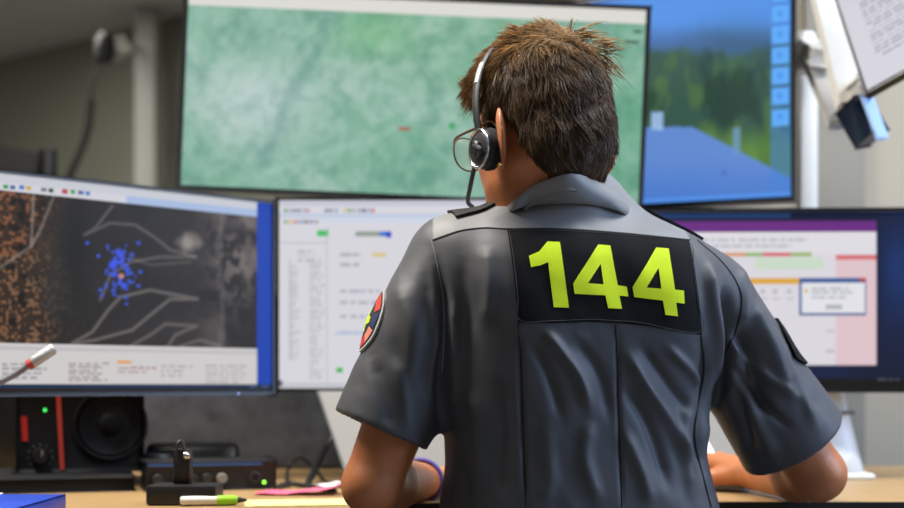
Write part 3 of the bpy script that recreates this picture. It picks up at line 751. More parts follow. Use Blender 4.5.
# ---- shirt with folds
sp, sf = surface_nets(shirt_sdf, (-0.22, 1.50, 0.45), (0.66, 1.95, 1.20), 0.0030)
sp = relax(sp, sf, 2, 0.5)
sn = vnormals(sp, sf)
FOLDS = [  # pixel polyline, half-width px, height in mm (+ ridge, - groove)
    ([(436, 262), (444, 303), (445, 340), (442, 370), (441, 436)], 7, -7), ([(452, 300), (455, 350), (455, 420)], 8, 3.5),
    ([(488, 245), (490, 285), (486, 325)], 9, 2.2), ([(462, 255), (466, 310), (462, 350)], 9, -1.6), 
    ([(470, 390), (480, 430), (478, 490)], 10, 2.5), ([(500, 380), (505, 440), (500, 500)], 9, -2), ([(450, 440), (462, 470), (470, 505)], 8, -2.5),
    ([(545, 330), (562, 352), (580, 378), (590, 410)], 7, 3.5), ([(532, 345), (548, 375), (562, 420)], 7, -2.5), ([(575, 340), (598, 372), (612, 420)], 8, -2.5),
    ([(625, 350), (645, 385), (672, 425), (690, 462)], 8, 4), ([(640, 345), (668, 385), (692, 415)], 7, -3), ([(625, 385), (650, 430), (668, 490)], 8, -3.5), ([(622, 430), (640, 470), (650, 505)], 8, 3),
    ([(665, 345), (690, 370), (700, 385)], 6, 2.5), ([(702, 345), (704, 400), (698, 440), (706, 480)], 6, -5), ([(690, 400), (684, 440), (694, 500)], 8, 3.5),
    ([(708, 262), (712, 300), (718, 345), (716, 390)], 7, 5), ([(726, 285), (727, 325), (725, 365), (716, 412)], 7, -9), ([(740, 265), (744, 300), (741, 325)], 6, 3),
    ([(712, 420), (704, 450), (708, 490)], 7, 3), ([(750, 300), (770, 345), (790, 395)], 10, 5), ([(738, 325), (750, 365), (766, 420)], 10, -7), ([(728, 340), (760, 372), (800, 400)], 6, 3), ([(730, 362), (758, 400), (790, 428)], 6, -3.5), ([(758, 285), (785, 330), (800, 350)], 7, -2.5), ([(790, 345), (806, 380), (822, 412)], 8, -3), ([(768, 330), (800, 385), (815, 425)], 7, 2.5),
    ([(748, 400), (760, 430), (775, 455)], 9, 3), ([(735, 385), (748, 425), (752, 455)], 7, -3),
    ([(400, 285), (412, 330), (410, 390)], 12, 2.5), ([(424, 270), (430, 330), (424, 400)], 9, -2.5), ([(372, 360), (385, 395), (392, 430)], 9, -2), ([(395, 355), (405, 400), (412, 440)], 8, 2),
    ([(520, 340), (522, 420), (526, 505)], 3, -2), ([(617, 335), (619, 420), (622, 505)], 2.6, -1.6),
    ([(590, 420), (585, 460), (600, 505)], 9, 2.5), ([(545, 420), (550, 470), (545, 505)], 10, 2),
]
def apply_folds(pos, nrm):
    px, py = to_px(pos); face = np.clip(-nrm[:, 1] * 1.8, 0, 1); disp = np.zeros(len(pos))
    for pts, wd, hgt in FOLDS:
        q = smooth_path(pts, 6); D = np.full(len(pos), 1e9); T = np.zeros(len(pos)); m = len(q) - 1
        for i in range(m):
            a, b = q[i], q[i + 1]; L = ((b - a) ** 2).sum() + 1e-9
            t = np.clip(((px - a[0]) * (b[0] - a[0]) + (py - a[1]) * (b[1] - a[1])) / L, 0, 1)
            d = np.hypot(px - a[0] - t * (b[0] - a[0]), py - a[1] - t * (b[1] - a[1])); u = d < D
            D[u] = d[u]; T[u] = (i + t[u]) / m
        disp += hgt * 0.0020 * np.exp(-(D / (wd * 0.8)) ** 2) * np.clip(np.minimum(T, 1 - T) * 5 + 0.15, 0, 1)
    x, y, z = pos.T
    wr = (vnoise(x * 16 + z * 9 + 40, z * 7 - x * 5 + y * 8 + 40, 61, 3) - 0.5) * 0.007
    return pos + nrm * (disp * face + wr * np.clip((1.13 - z) / 0.08, 0.2, 1))[:, None]
sp = apply_folds(sp, sn)
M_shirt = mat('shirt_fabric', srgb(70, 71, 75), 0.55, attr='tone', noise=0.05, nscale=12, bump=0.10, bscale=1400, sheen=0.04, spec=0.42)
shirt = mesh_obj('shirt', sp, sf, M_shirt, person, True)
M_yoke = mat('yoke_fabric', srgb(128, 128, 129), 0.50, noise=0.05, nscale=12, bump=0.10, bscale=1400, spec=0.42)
BV = BVHTree.FromPolygons([tuple(v) for v in sp], [tuple(int(i) for i in f) for f in sf])

CAMV = Vector((0, 0, CAMZ))
def hit_cam(px, py):
    d = (V(px, py, 1.0) - CAMV).normalized(); h_ = BV.ray_cast(CAMV, d)
    if h_[0] is None or h_[0].y > 1.95:
        q = CAMV + d * 1.70; h_ = BV.find_nearest(q)
    return h_[0], h_[1]
def caster(origin, d, X, Y):
    origin, d, X, Y = Vector(origin), Vector(d).normalized(), Vector(X), Vector(Y)
    def f(a, b):
        o = origin + X * a + Y * b - d * 0.15; h_ = BV.ray_cast(o, d, 0.45)
        if h_[0] is None: h_ = BV.find_nearest(origin + X * a + Y * b)
        return h_[0], h_[1]
    return f
def drape(name, loops, step, off, thick, m, parent, cast=hit_cam):
    """cloth piece outlined in 2-D, laid onto the shirt surface"""
    pts = [Vector((a, b, 0)) for lp in loops for a, b in lp]
    tris = tessellate_polygon([[Vector((a, b, 0)) for a, b in lp] for lp in loops])
    bm = bmesh.new(); bv = [bm.verts.new(p) for p in pts]
    for t in tris:
        try: bm.faces.new([bv[i] for i in t])
        except ValueError: pass
    for ax in (0, 1):
        lo, hi = min(p[ax] for p in pts), max(p[ax] for p in pts); k = lo + step
        while k < hi:
            co = Vector((0, 0, 0)); co[ax] = k; no = Vector((0, 0, 0)); no[ax] = 1
            bmesh.ops.bisect_plane(bm, geom=bm.verts[:] + bm.edges[:] + bm.faces[:], plane_co=co, plane_no=no, dist=1e-6); k += step
    bm.normal_update(); bd = [e for e in bm.edges if e.is_boundary]; nv = list(bm.verts)
    base = {}
    for v_ in nv:
        h_, n_ = cast(v_.co.x, v_.co.y); base[v_] = (h_ + n_ * off, n_)
    low = {}
    for e in bd:
        for v_ in e.verts:
            if v_ not in low: low[v_] = bm.verts.new(base[v_][0] - base[v_][1] * thick)
    for e in bd: bm.faces.new((e.verts[0], e.verts[1], low[e.verts[1]], low[e.verts[0]]))
    for v_ in nv: v_.co = base[v_][0]
    bmesh.ops.recalc_face_normals(bm, faces=bm.faces[:])
    me = bpy.data.meshes.new(name); bm.to_mesh(me); bm.free(); me.materials.append(m)
    me.polygons.foreach_set('use_smooth', np.ones(len(me.polygons), bool)); me.set_sharp_from_angle(angle=math.radians(50))
    return link(bpy.data.objects.new(name, me), parent)
def seam(name, pts, r, m, parent, off=0.0004, cast=hit_cam, flat=0.6, closed=False, nn=8):
    q = smooth_path(pts, nn) if nn else pts; ps, ns = [], []
    for a in q:
        h_, n_ = cast(a[0], a[1]); ps.append(np.array(h_ + n_ * off)); ns.append(tuple(n_))
    return tube(name, ps, r, m, parent, 6, 0, closed, flat, ns)
M_patch = mat('black_patch_cloth', srgb(15, 15, 17), 0.85, noise=0.25, nscale=120, bump=0.35, bscale=900, spec=0.2)
M_neon = mat('neon_yellow_print', (0.80, 1.0, 0.008, 1), 0.8, noise=0.06, nscale=200, emit=None)
M_pipe = mat('black_piping', srgb(16, 16, 18), 0.7, noise=0.1)
M_thread = mat('grey_thread', srgb(120, 122, 126), 0.7, noise=0.1)
def cr(pts): return [(500 + a / 4.233, 220 + b / 4.233) for a, b in pts]
patch_l = cr([(30, 38), (130, 38), (280, 42), (400, 50), (560, 62), (700, 76), (798, 88), (822, 210), (840, 340), (852, 486), (740, 466), (600, 444), (490, 435), (380, 430), (230, 436), (78, 434), (68, 330), (52, 180)])
drape('number_patch', [patch_l], 5, 0.0016, 0.002, M_patch, shirt)
seam('patch_stitching', [(a, b) for a, b in cr([(40, 48), (280, 50), (560, 70), (792, 96), (815, 210), (832, 340), (842, 474), (600, 436), (490, 427), (380, 422), (230, 428), (86, 426), (76, 330), (60, 180), (40, 48)])], 0.0006, mat('stitch_black', srgb(46, 46, 48), 0.8), shirt, 0.002, nn=6)
drape('digit', [cr([(122, 155), (165, 136), (200, 95), (253, 97), (290, 372), (226, 370), (203, 180), (170, 194), (131, 201)])], 4, 0.0024, 0.0008, M_neon, shirt)
drape('digit', [cr([(413, 108), (465, 112), (496, 278), (535, 283), (541, 325), (503, 321), (514, 377), (456, 374), (444, 320), (314, 313), (308, 270)]), cr([(424, 187), (436, 274), (370, 269)])[::-1]], 4, 0.0024, 0.0008, M_neon, shirt)
drape('digit', [cr([(659, 121), (712, 125), (738, 296), (775, 300), (778, 355), (743, 350), (750, 408), (698, 402), (688, 342), (567, 327), (560, 285)]), cr([(669, 205), (681, 292), (619, 287)])[::-1]], 4, 0.0024, 0.0008, M_neon, shirt)
# the yoke above its seam and the collar are cut from a lighter grey cloth
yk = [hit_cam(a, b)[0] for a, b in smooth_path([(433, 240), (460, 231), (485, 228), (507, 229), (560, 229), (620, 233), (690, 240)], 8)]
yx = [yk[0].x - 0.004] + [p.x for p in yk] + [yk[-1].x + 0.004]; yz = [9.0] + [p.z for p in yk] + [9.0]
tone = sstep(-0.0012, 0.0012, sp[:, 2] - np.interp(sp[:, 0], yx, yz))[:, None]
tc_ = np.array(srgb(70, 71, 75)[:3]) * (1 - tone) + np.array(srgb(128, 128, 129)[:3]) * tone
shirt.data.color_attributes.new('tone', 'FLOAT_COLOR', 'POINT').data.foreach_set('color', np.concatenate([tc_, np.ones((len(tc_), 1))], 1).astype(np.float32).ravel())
# seams and piping
seam('side_seam', [(518, 322), (521, 360), (523, 420), (526, 507)], 0.0011, M_pipe, shirt)
seam('side_seam', [(701, 336), (704, 370), (697, 410), (695, 440), (704, 480), (711, 507)], 0.0017, M_pipe, shirt)
seam('centre_seam', [(616, 325), (618, 380), (620, 440), (622, 507)], 0.0008, M_pipe, shirt)
seam('yoke_seam', [(433, 240), (460, 231), (485, 228), (507, 229), (560, 229), (620, 233), (690, 240)], 0.0013, M_pipe, shirt)
seam('sleeve_seam', [(430, 236), (437, 262), (443, 300), (444, 340), (442, 372)], 0.0009, M_thread, shirt)
seam('sleeve_seam', [(697, 240), (722, 262), (738, 285), (742, 305), (736, 330), (726, 352)], 0.0013, M_pipe, shirt)
# collar: folded band around the back of the neck, open at the front
pf_ = person_faces[(person_pos[person_faces][:, :, 2] > 1.06).all(1)]
u_, inv_ = np.unique(pf_, return_inverse=True)
BVP = BVHTree.FromPolygons([tuple(v) for v in person_pos[u_]], [tuple(int(i) for i in f) for f in inv_.reshape(-1, 4)])
def skin_depth(px, py, gap):
    d = (V(px, py, 1.0) - CAMV).normalized(); best_ = 1.75
    for t_ in (BVP, BV):
        h_ = t_.ray_cast(CAMV, d)
        if h_[0] is not None: best_ = min(best_, h_[0].y)
    return P(px, py, best_ - gap)
def collar():
    top = [P(540, 226, 1.770), P(517, 210, 1.735), skin_depth(520, 196, 0.004), skin_depth(540, 182, 0.010), skin_depth(572, 173.5, 0.012), skin_depth(598, 181, 0.008), P(617, 194, 1.67), P(618, 212, 1.735), P(590, 228, 1.775)]
    bot = [P(528, 238, 1.775), P(500, 224, 1.745), skin_depth(511, 212, 0.004), skin_depth(532, 206, 0.007), skin_depth(570, 204, 0.008), skin_depth(602, 207, 0.007), skin_depth(626, 215, 0.004), P(632, 228, 1.735), P(600, 244, 1.775)]
    T, B_ = np.array(smooth_path(top, 8)), np.array(smooth_path(bot, 8)); ax0 = P(568, 195, 1.690)
    out = T - ax0; out[:, 2] = 0; out /= np.linalg.norm(out, axis=1, keepdims=True); up = np.array([0, 0, 1.0])
    rows = [B_ - out * 0.003 + up * 0.002, B_, B_ * .66 + T * .34 + out * 0.0065, B_ * .3 + T * .7 + out * 0.0065, T + out * 0.0012 - up * 0.0015, T + up * 0.0006 - out * 0.002, T - out * 0.005 - up * 0.003, T - out * 0.006 - up * 0.022]
    n = len(T); m = len(rows); vs = np.concatenate(rows); fs = []
    for i in range(m - 1):
        for k in range(n - 1): fs.append((i * n + k, i * n + k + 1, (i + 1) * n + k + 1, (i + 1) * n + k))
    return vs, fs
cv, cf = collar()
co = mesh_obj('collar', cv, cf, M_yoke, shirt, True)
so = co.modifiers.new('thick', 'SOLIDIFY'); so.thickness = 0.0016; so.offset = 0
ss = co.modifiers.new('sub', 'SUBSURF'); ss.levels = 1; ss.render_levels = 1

# epaulettes: dark straps lying on the shoulder tops
def strap(pts, half, name):
    def cast(a, b):
        h_ = BV.ray_cast(Vector((a, b, 1.4)), Vector((0, 0, -1)))
        return (h_[0], h_[1]) if h_[0] is not None else BV.find_nearest(Vector((a, b, 1.1)))[:2]
    p, q = np.array(pts[0]), np.array(pts[1]); d = unit(q - p); n_ = np.array([-d[1], d[0]]) * half
    L = [tuple(p + n_), tuple(q + n_ * .8), tuple(q + d * half * .8), tuple(q - n_ * .8), tuple(p - n_)]
    drape(name, [L], 0.006, 0.0042, 0.0040, M_pipe, shirt, cast)
strap([(0.000, 1.665), (0.068, 1.685)], 0.020, 'epaulette')
strap([(0.325, 1.725), (0.268, 1.715)], 0.020, 'epaulette')

# emblem on the left sleeve
ec = P(381, 322, 1.672); ed = Vector((1, 0.42, -0.1)).normalized(); eX = Vector((0.38, -1, 0.0)); eX = (eX - ed * eX.dot(ed)).normalized(); eY = -Vector(lax) ; eY = (eY - ed * eY.dot(ed) - eX * eY.dot(eX)).normalized()
ecast = caster(ec, ed, eX, eY)
def disc(r, n=28, sq=1.12): return [(r * math.cos(2 * math.pi * k / n), r * sq * math.sin(2 * math.pi * k / n)) for k in range(n)]
def arc_band(r0, r1, a0, a1, n=10, sq=1.12):
    A_ = np.radians(np.linspace(a0, a1, n)); return [(r1 * math.cos(a), r1 * sq * math.sin(a)) for a in A_] + [(r0 * math.cos(a), r0 * sq * math.sin(a)) for a in A_[::-1]]
er = 0.0375
drape('emblem_border', [disc(er)], 0.006, 0.0030, 0.003, mat('emblem_border_thread', srgb(170, 172, 170), 0.7, noise=0.1, nscale=300), shirt, ecast)
drape('emblem', [disc(er - 0.0032)], 0.006, 0.0034, 0.001, mat('emblem_navy', srgb(22, 26, 44), 0.8, noise=0.15, nscale=200), shirt, ecast)
M_red = mat('emblem_red', srgb(196, 50, 34), 0.7, noise=0.15, nscale=300); M_yg = mat('emblem_yellow_green', srgb(190, 214, 30), 0.7, noise=0.1, nscale=300); M_salmon = mat('emblem_salmon', srgb(220, 130, 110), 0.7, noise=0.2, nscale=300)
for a0, a1, m_ in ((20, 72, M_red), (-20, 12, mat('emblem_dark_blue', srgb(28, 40, 84), 0.8, noise=0.1)), (-58, -24, M_salmon), (-88, -62, M_red), (100, 150, M_red), (200, 250, M_red)):
    drape('emblem_band', [arc_band(er * 0.55, er * 0.86, a0, a1)], 0.006, 0.0040, 0.001, m_, shirt, ecast)
drape('emblem_cross', [[(-0.004, 0.016), (0.004, 0.016), (0.005, 0.005), (0.015, 0.002), (0.015, -0.005), (0.004, -0.006), (0.003, -0.016), (-0.005, -0.016), (-0.005, -0.005), (-0.015, -0.004), (-0.015, 0.004), (-0.005, 0.005)]], 0.005, 0.0040, 0.001, M_yg, shirt, ecast)
# dark badge on the right sleeve
bc = P(790, 342, 1.765); bd_ = Vector((-1, 0.25, -0.35)).normalized(); bX = Vector((0.25, 1, 0)); bX = (bX - bd_ * bX.dot(bd_)).normalized(); bY = -Vector(rax); bY = (bY - bd_ * bY.dot(bd_) - bX * bY.dot(bX)).normalized()
drape('sleeve_badge', [[(a * 1.0, b * 1.0) for a, b in disc(0.036, 28, 1.0)]], 0.006, 0.0045, 0.004, M_patch, shirt, caster(bc, bd_, bX, bY))

# trousers and shoes (below the frame)
def trousers_sdf(p):
    d = ellip(p, (0.178, 1.71, 0.50), (0.19, 0.15, 0.11))
    for s, k in ((-1, (0.08, 2.13, 0.47)), (1, (0.32, 2.15, 0.47))):
        d = smin(d, rcone(p, (0.178 + 0.09 * s, 1.73, 0.48), k, 0.085, 0.065), 0.04)
        d = smin(d, rcone(p, k, (k[0], 2.10, 0.10), 0.062, 0.050), 0.03)
    return d
tp, tf = surface_nets(trousers_sdf, (-0.10, 1.45, 0.02), (0.50, 2.30, 0.66), 0.010)
mesh_obj('trousers', tp, tf, mat('trouser_cloth', srgb(40, 42, 50), 0.8, noise=0.1), person, True)
for kx in (0.08, 0.32):
    def shoe_sdf(p): return np.maximum(smin(ellip(p, (kx, 2.19, 0.05), (0.045, 0.13, 0.05)), rcone(p, (kx, 2.10, 0.05), (kx, 2.10, 0.11), 0.045, 0.048), 0.03), -p[:, 2] + 0.001)
    a_, b_ = surface_nets(shoe_sdf, (kx - 0.08, 2.0, -0.02), (kx + 0.08, 2.36, 0.2), 0.008)
    mesh_obj('shoe', a_, b_, M_black, person, True)
stool = thing('swivel_stool', 'dark swivel stool beneath the seated person', 'stool')
lathe('seat', (0.178, 1.70, 0.315), (0, 0, 1), [(0.001, 0), (0.18, 0), (0.20, 0.02), (0.20, 0.05), (0.17, 0.07), (0.001, 0.07)], M_black, stool, 36)
lathe('column', (0.178, 1.70, 0.03), (0, 0, 1), [(0.001, 0), (0.03, 0), (0.025, 0.284), (0.001, 0.284)], M_chrome, stool, 20)
lathe('base', (0.178, 1.70, 0.0), (0, 0, 1), [(0.001, 0), (0.24, 0), (0.24, 0.012), (0.04, 0.035), (0.001, 0.035)], M_dark, stool, 36)

# ------------------------------------------------------------------ hair
UMa = np.radians([0, 35, 60, 76, 84, 96, 112, 128, 145, 180]); UMu = np.array([0.050, 0.046, 0.030, 0.000, -0.028, 0.004, -0.025, -0.080, -0.104, -0.108])
def hair_t(q):
    al = np.abs(np.arctan2(q[:, 1], q[:, 0] + 0.006)); um = np.interp(al, UMa, UMu)
    s = sstep(-0.006, 0.024, q[:, 2] - um)
    top = sstep(0.0, 0.09, q[:, 2]); frt = sstep(0.02, 0.08, q[:, 0]) * sstep(0.02, 0.06, q[:, 2])
    nz = vnoise(q[:, 0] * 30 + q[:, 1] * 22 + 40, q[:, 2] * 30 + q[:, 1] * 15 + 40, 71, 3) - 0.5
    T = 0.006 + 0.004 * top + 0.008 * frt + 0.003 * sstep(-0.08, -0.02, q[:, 2]) + nz * 0.008
    return -0.008 + (T + 0.008) * s, s
def hair_sdf(p):
    q = (p - HC) @ HR.T; return head_neck(p) - hair_t(q)[0]
hpz, hfz = surface_nets(hair_sdf, HC - 0.15, HC + 0.15, 0.0035)
qh = (hpz - HC) @ HR.T; _, hs = hair_t(qh)
keepf = (hs[hfz] > 0.12).all(1); used = np.unique(hfz[keepf]); rem = -np.ones(len(hpz), int); rem[used] = np.arange(len(used))
hv, hf = hpz[used], rem[hfz[keepf]]; hn = vnormals(hv, hf)
M_hair = mat('hair_strands', (0.1, 0.05, 0.02, 1), 0.45, attr='tint', noise=0.15, nscale=90, spec=0.22)
hair = mesh_obj('hair', hv, hf, None, person, True)
hair['label'] = 'short brown hair with lighter golden top'
def hair_tint(q, rnd):
    top = sstep(0.030, 0.105, q[:, 2] + 0.10 * np.clip(q[:, 0], -1, 1)); c0 = np.array([0.030, 0.018, 0.010]); c1 = np.array([0.120, 0.062, 0.026]); c2 = np.array([0.50, 0.285, 0.10])  # golden top: lighter strands plus overhead highlight, both put into the tint
    c = c0 + (c1 - c0) * rnd[:, None]
    w_ = np.clip(top * (0.10 + 0.95 * rnd ** 1.1) , 0, 1)[:, None]
    return c * (1 - w_) + c2 * w_
def set_tint(o, c):
    o.data.materials.clear(); o.data.materials.append(M_hair)
    ca = o.data.color_attributes.new('tint', 'FLOAT_COLOR', 'POINT'); ca.data.foreach_set('color', np.concatenate([c, np.ones((len(c), 1))], 1).astype(np.float32).ravel())
set_tint(hair, hair_tint((hv - HC) @ HR.T, np.full(len(hv), 0.15)))
NS, SEG = 24000, 5
ids = rng.integers(0, len(hv), NS); root = hv[ids] + rng.normal(0, 0.0012, (NS, 3)); nr = hn[ids]; ql = (root - HC) @ HR.T
ok = hair_t(ql)[1] > 0.35; root, nr, ql = root[ok], nr[ok], ql[ok]; NS = len(root)
topw = sstep(0.055, 0.10, ql[:, 2] + 0.2 * ql[:, 0])
fl = np.zeros((NS, 3)); fl[:, 2] = -(1 - topw); fl[:, 0] = 0.9 * topw + 0.28 * (1 - topw); fl[:, 1] = 0.25 * topw * np.sign(ql[:, 1] + 0.01)
back = sstep(0.0, 0.05, -ql[:, 0]); fl[:, 1] += -0.30 * back * (1 - topw)
fl[:, 0] += (1 - topw) * back * -0.25
# clumps
NC = 520; cidx = rng.integers(0, NS, NC); cpos = root[cidx]; cdir = rng.normal(0, 0.26, (NC, 3))
best = np.zeros(NS, int)
for k in range(0, NS, 2000):
    best[k:k + 2000] = np.argmin(((root[k:k + 2000, None] - cpos[None]) ** 2).sum(-1), 1)
flow = fl @ HR + cdir[best] + rng.normal(0, 0.12, (NS, 3))
flow -= nr * (flow * nr).sum(1, keepdims=True); flow /= np.linalg.norm(flow, axis=1, keepdims=True)
nape = sstep(-0.03, -0.085, ql[:, 2]) if False else 1 - sstep(-0.085, -0.03, ql[:, 2])
length = (0.026 + 0.012 * topw + 0.004 * rng.normal(size=NS)) * (1 - 0.45 * nape)
lift = (0.10 + 0.16 * topw + 0.10 * rng.random(NS)) * (1 - 0.6 * nape)
tipc = cpos[best] + flow * 0.5 * length[:, None]
strs = np.empty((NS, SEG + 1, 3))
for k in range(SEG + 1):
    t = k / SEG
    pnt = root - nr * 0.0025 + flow * (length * t)[:, None] + nr * (length * lift * (t - 0.45 * t * t) * 1.4)[:, None]
    strs[:, k] = pnt + (tipc + nr * (length * lift * 0.5)[:, None] - pnt) * (0.30 * t ** 1.5 * 0.8)
# some flyaway tufts: crown tip and the fringe over the temple
rad = (0.00060 * np.linspace(1, 0.18, SEG + 1) ** 0.7)[None, :] * rng.uniform(0.7, 1.2, NS)[:, None]
def strand_mesh(strs, rad, tint, name):
    N, K = strs.shape[:2]; tan = np.gradient(strs, axis=1); tan /= np.linalg.norm(tan, axis=2, keepdims=True) + 1e-12
    ref = np.array([0.3, 0.8, 0.52]); x = np.cross(tan, ref); x /= np.linalg.norm(x, axis=2, keepdims=True) + 1e-9; y = np.cross(tan, x)
    ring = np.stack([strs + rad[..., None] * (x * math.cos(a) + y * math.sin(a)) for a in (0, 2.094, 4.189)], 2)
    vs = ring.reshape(-1, 3); base = (np.arange(N) * K * 3)[:, None, None] + (np.arange(K - 1) * 3)[None, :, None]
    k = np.arange(3)[None, None]; k2 = (k + 1) % 3
    f = np.stack([base + k, base + k2, base + 3 + k2, base + 3 + k], -1).reshape(-1, 4)
    o = mesh_obj(name, vs, f, None, hair, True); o['kind'] = 'stuff'
    set_tint(o, np.repeat(tint, K * 3, axis=0)); return o
rnd = np.clip(0.5 * rng.random(NS) + 0.5 * rng.random(NC)[best], 0, 1)
strand_mesh(strs, rad, hair_tint(ql, rnd), 'hair_strands')
def tuft(p0, p1, n_, spread, ln):
    a = np.asarray(p0, float); b = np.asarray(p1, float); st = np.empty((n_, 5, 3)); j = rng.normal(0, spread, (n_, 3)); e = rng.normal(0, spread * 1.2, (n_, 3)); l = rng.uniform(*ln, n_)
    for k in range(5):
        t = k / 4; st[:, k] = a + j + (b - a + e) * (t * l)[:, None] + np.array([0, 0, -0.006]) * (t * t)
    return st
tf_ = np.concatenate([tuft(P(568, 34, 1.66), P(572, 12, 1.655), 22, 0.0016, (.5, 1)), tuft(P(482, 88, 1.70), P(464, 112, 1.715), 70, 0.004, (.5, 1)), tuft(P(492, 70, 1.71), P(470, 84, 1.72), 60, 0.005, (.5, 1)),
                      tuft(P(598, 45, 1.66), P(622, 42, 1.655), 60, 0.006, (.4, 1)), tuft(P(602, 62, 1.66), P(620, 74, 1.655), 60, 0.006, (.4, 1)), tuft(P(575, 36, 1.655), P(604, 26, 1.65), 60, 0.005, (.4, 1)), tuft(P(520, 40, 1.66), P(500, 34, 1.66), 40, 0.005, (.4, 1))])
strand_mesh(tf_, np.tile(0.0008 * np.linspace(1, .2, 5), (len(tf_), 1)), hair_tint(np.tile([[0.05, 0, 0.09]], (len(tf_), 1)), rng.random(len(tf_))), 'loose_tufts')

# ------------------------------------------------------------------ headset
hs_ = thing('headset', 'black single-boom telephone headset with silver ring worn on the head', 'headset')
cup = hl(-0.002, 0.092, -0.042); caxis = unit(HL * 0.98 + HF * 0.15)
lathe('ear_cushion', cup - caxis * 0.012, caxis, [(0.012, 0.0), (0.020, -0.002), (0.026, 0.003), (0.027, 0.009), (0.024, 0.014), (0.001, 0.014)], mat('foam_black', srgb(16, 16, 18), 0.9, noise=0.2, bump=0.3), hs_, 32)
lathe('ear_cup', cup, caxis, [(0.001, -0.003), (0.024, -0.002), (0.025, 0.004), (0.0225, 0.010), (0.019, 0.012), (0.001, 0.0125)], M_dark, hs_, 32)
cx_, cy_, _q = basis(caxis)
tube('silver_ring', [cup + caxis * 0.011 + (np.array(cx_) * math.cos(a) + np.array(cy_) * math.sin(a)) * 0.0235 for a in np.linspace(0, 2 * math.pi, 40, endpoint=False)], 0.0019, M_chrome, hs_, 8, 0, True)
lathe('hub', cup, caxis, [(0.001, 0.012), (0.010, 0.012), (0.010, 0.017), (0.008, 0.019), (0.001, 0.019)], M_black, hs_, 24)
band, bn = [], []
for k in range(29):
    a = math.radians(-12 + 204 * k / 28); l_ = math.cos(a); u_ = math.sin(a)
    q = hl(0.002 + 0.012 * u_, 0.100 * l_, -0.008 + 0.130 * u_); band.append(q); bn.append(tuple(HL * l_ + HU * u_))
tube('headband', band, [0.0062, 0.0068, 0.0068, 0.0062], M_dark, hs_, 10, 0, False, 0.42, bn)
sl = band[2:9]; tube('slider_plate', [np.array(p) + np.array(n_) * 0.0022 for p, n_ in zip(sl[3:6], bn[5:8])], 0.0045, mat('satin_metal', srgb(150, 150, 154), 0.45, 0.8, noise=0.05), hs_, 8, 0, False, 0.35, bn[5:8])
bm_pts = [cup + caxis * 0.017 + HU * 0.004, P(480, 150, cup[1] - 0.03), P(475, 165, 1.655), P(470, 188, 1.70), P(468, 202, 1.735), P(474, 210, 1.77), hl(0.125, 0.03, -0.105)]
tube('microphone_boom', bm_pts, 0.0030, M_dark, hs_, 8, 8)
lathe('microphone', bm_pts[-1], unit(bm_pts[-1] - bm_pts[-2]), [(0.001, -0.004), (0.006, -0.002), (0.007, 0.008), (0.004, 0.014), (0.001, 0.015)], M_black, hs_, 16)
lathe('far_ear_pad', hl(0.004, -0.094, -0.012), -HL, [(0.001, -0.004), (0.018, -0.003), (0.018, 0.005), (0.001, 0.006)], M_black, hs_, 24)

# glasses
M_lens = mat('lens_glass', (0.9, 0.95, 1, 1), 0.05)
M_lens.node_tree.nodes['Principled BSDF'].inputs['Alpha'].default_value = 0.10
gl = thing('glasses', 'round tortoiseshell glasses worn on the face turned away', 'glasses')
M_tort = mat('tortoiseshell', srgb(92, 58, 22), 0.25, noise=0.8, nscale=140)
for s in (1, -1):
    c = (0.116, 0.034 * s, -0.010); ps = []
    for k in range(40):
        a = 2 * math.pi * k / 40; ps.append(hl(c[0] - 0.10 * (0.024 * math.cos(a)) ** 2 * 8 - 0.006 * (math.cos(a) * s + 1) * .6, c[1] + 0.0255 * math.copysign(abs(math.cos(a)) ** .85, math.cos(a)), c[2] + 0.0225 * math.copysign(abs(math.sin(a)) ** .85, math.sin(a))))
    rim = tube('rim', ps, 0.0012, M_tort, gl, 8, 0, True)
    cen = np.mean(ps, 0); vv = [cen] + ps; ff = [(0, 1 + k, 1 + (k + 1) % 40) for k in range(40)]
    lens = mesh_obj('lens', vv, ff, M_lens, gl, True); lens.modifiers.new('s', 'SOLIDIFY').thickness = 0.0012
    tube('temple', [hl(0.106, 0.060 * s, 0.000), hl(0.08, 0.074 * s, 0.000), hl(0.03, 0.081 * s, -0.004), hl(-0.004, 0.082 * s, -0.006), hl(-0.022, 0.080 * s, -0.03)], 0.0018, M_tort, gl, 8, 6)
tube('bridge', [hl(0.113, 0.010, -0.004), hl(0.118, 0, 0.0), hl(0.113, -0.010, -0.004)], 0.0017, M_tort, gl, 8, 6)
# earring
ering = lathe('earring', hl(-0.024, 0.090, -0.068), HL, [(0.001, 0), (0.003, 0.001), (0.003, 0.003), (0.001, 0.004)], mat('gold', srgb(220, 170, 80), 0.25, 1.0), None, 12)
tag(ering, 'tiny gold earring in the lobe below the headset', 'earring')

# wristband
ps = []; ax = unit(LW - LE); x, y, z = basis(ax); wb = LW - ax * 0.008
for k in range(36):
    a = 2 * math.pi * k / 36; ps.append(wb + np.array(x) * 0.033 * math.cos(a) + np.array(y) * 0.031 * math.sin(a))
tag(tube('wristband', ps, 0.0038, mat('purple_rubber', srgb(72, 58, 140), 0.5, noise=0.08), None, 10, 0, True, 1.0), 'thin purple rubber wristband on the left wrist', 'wristband')

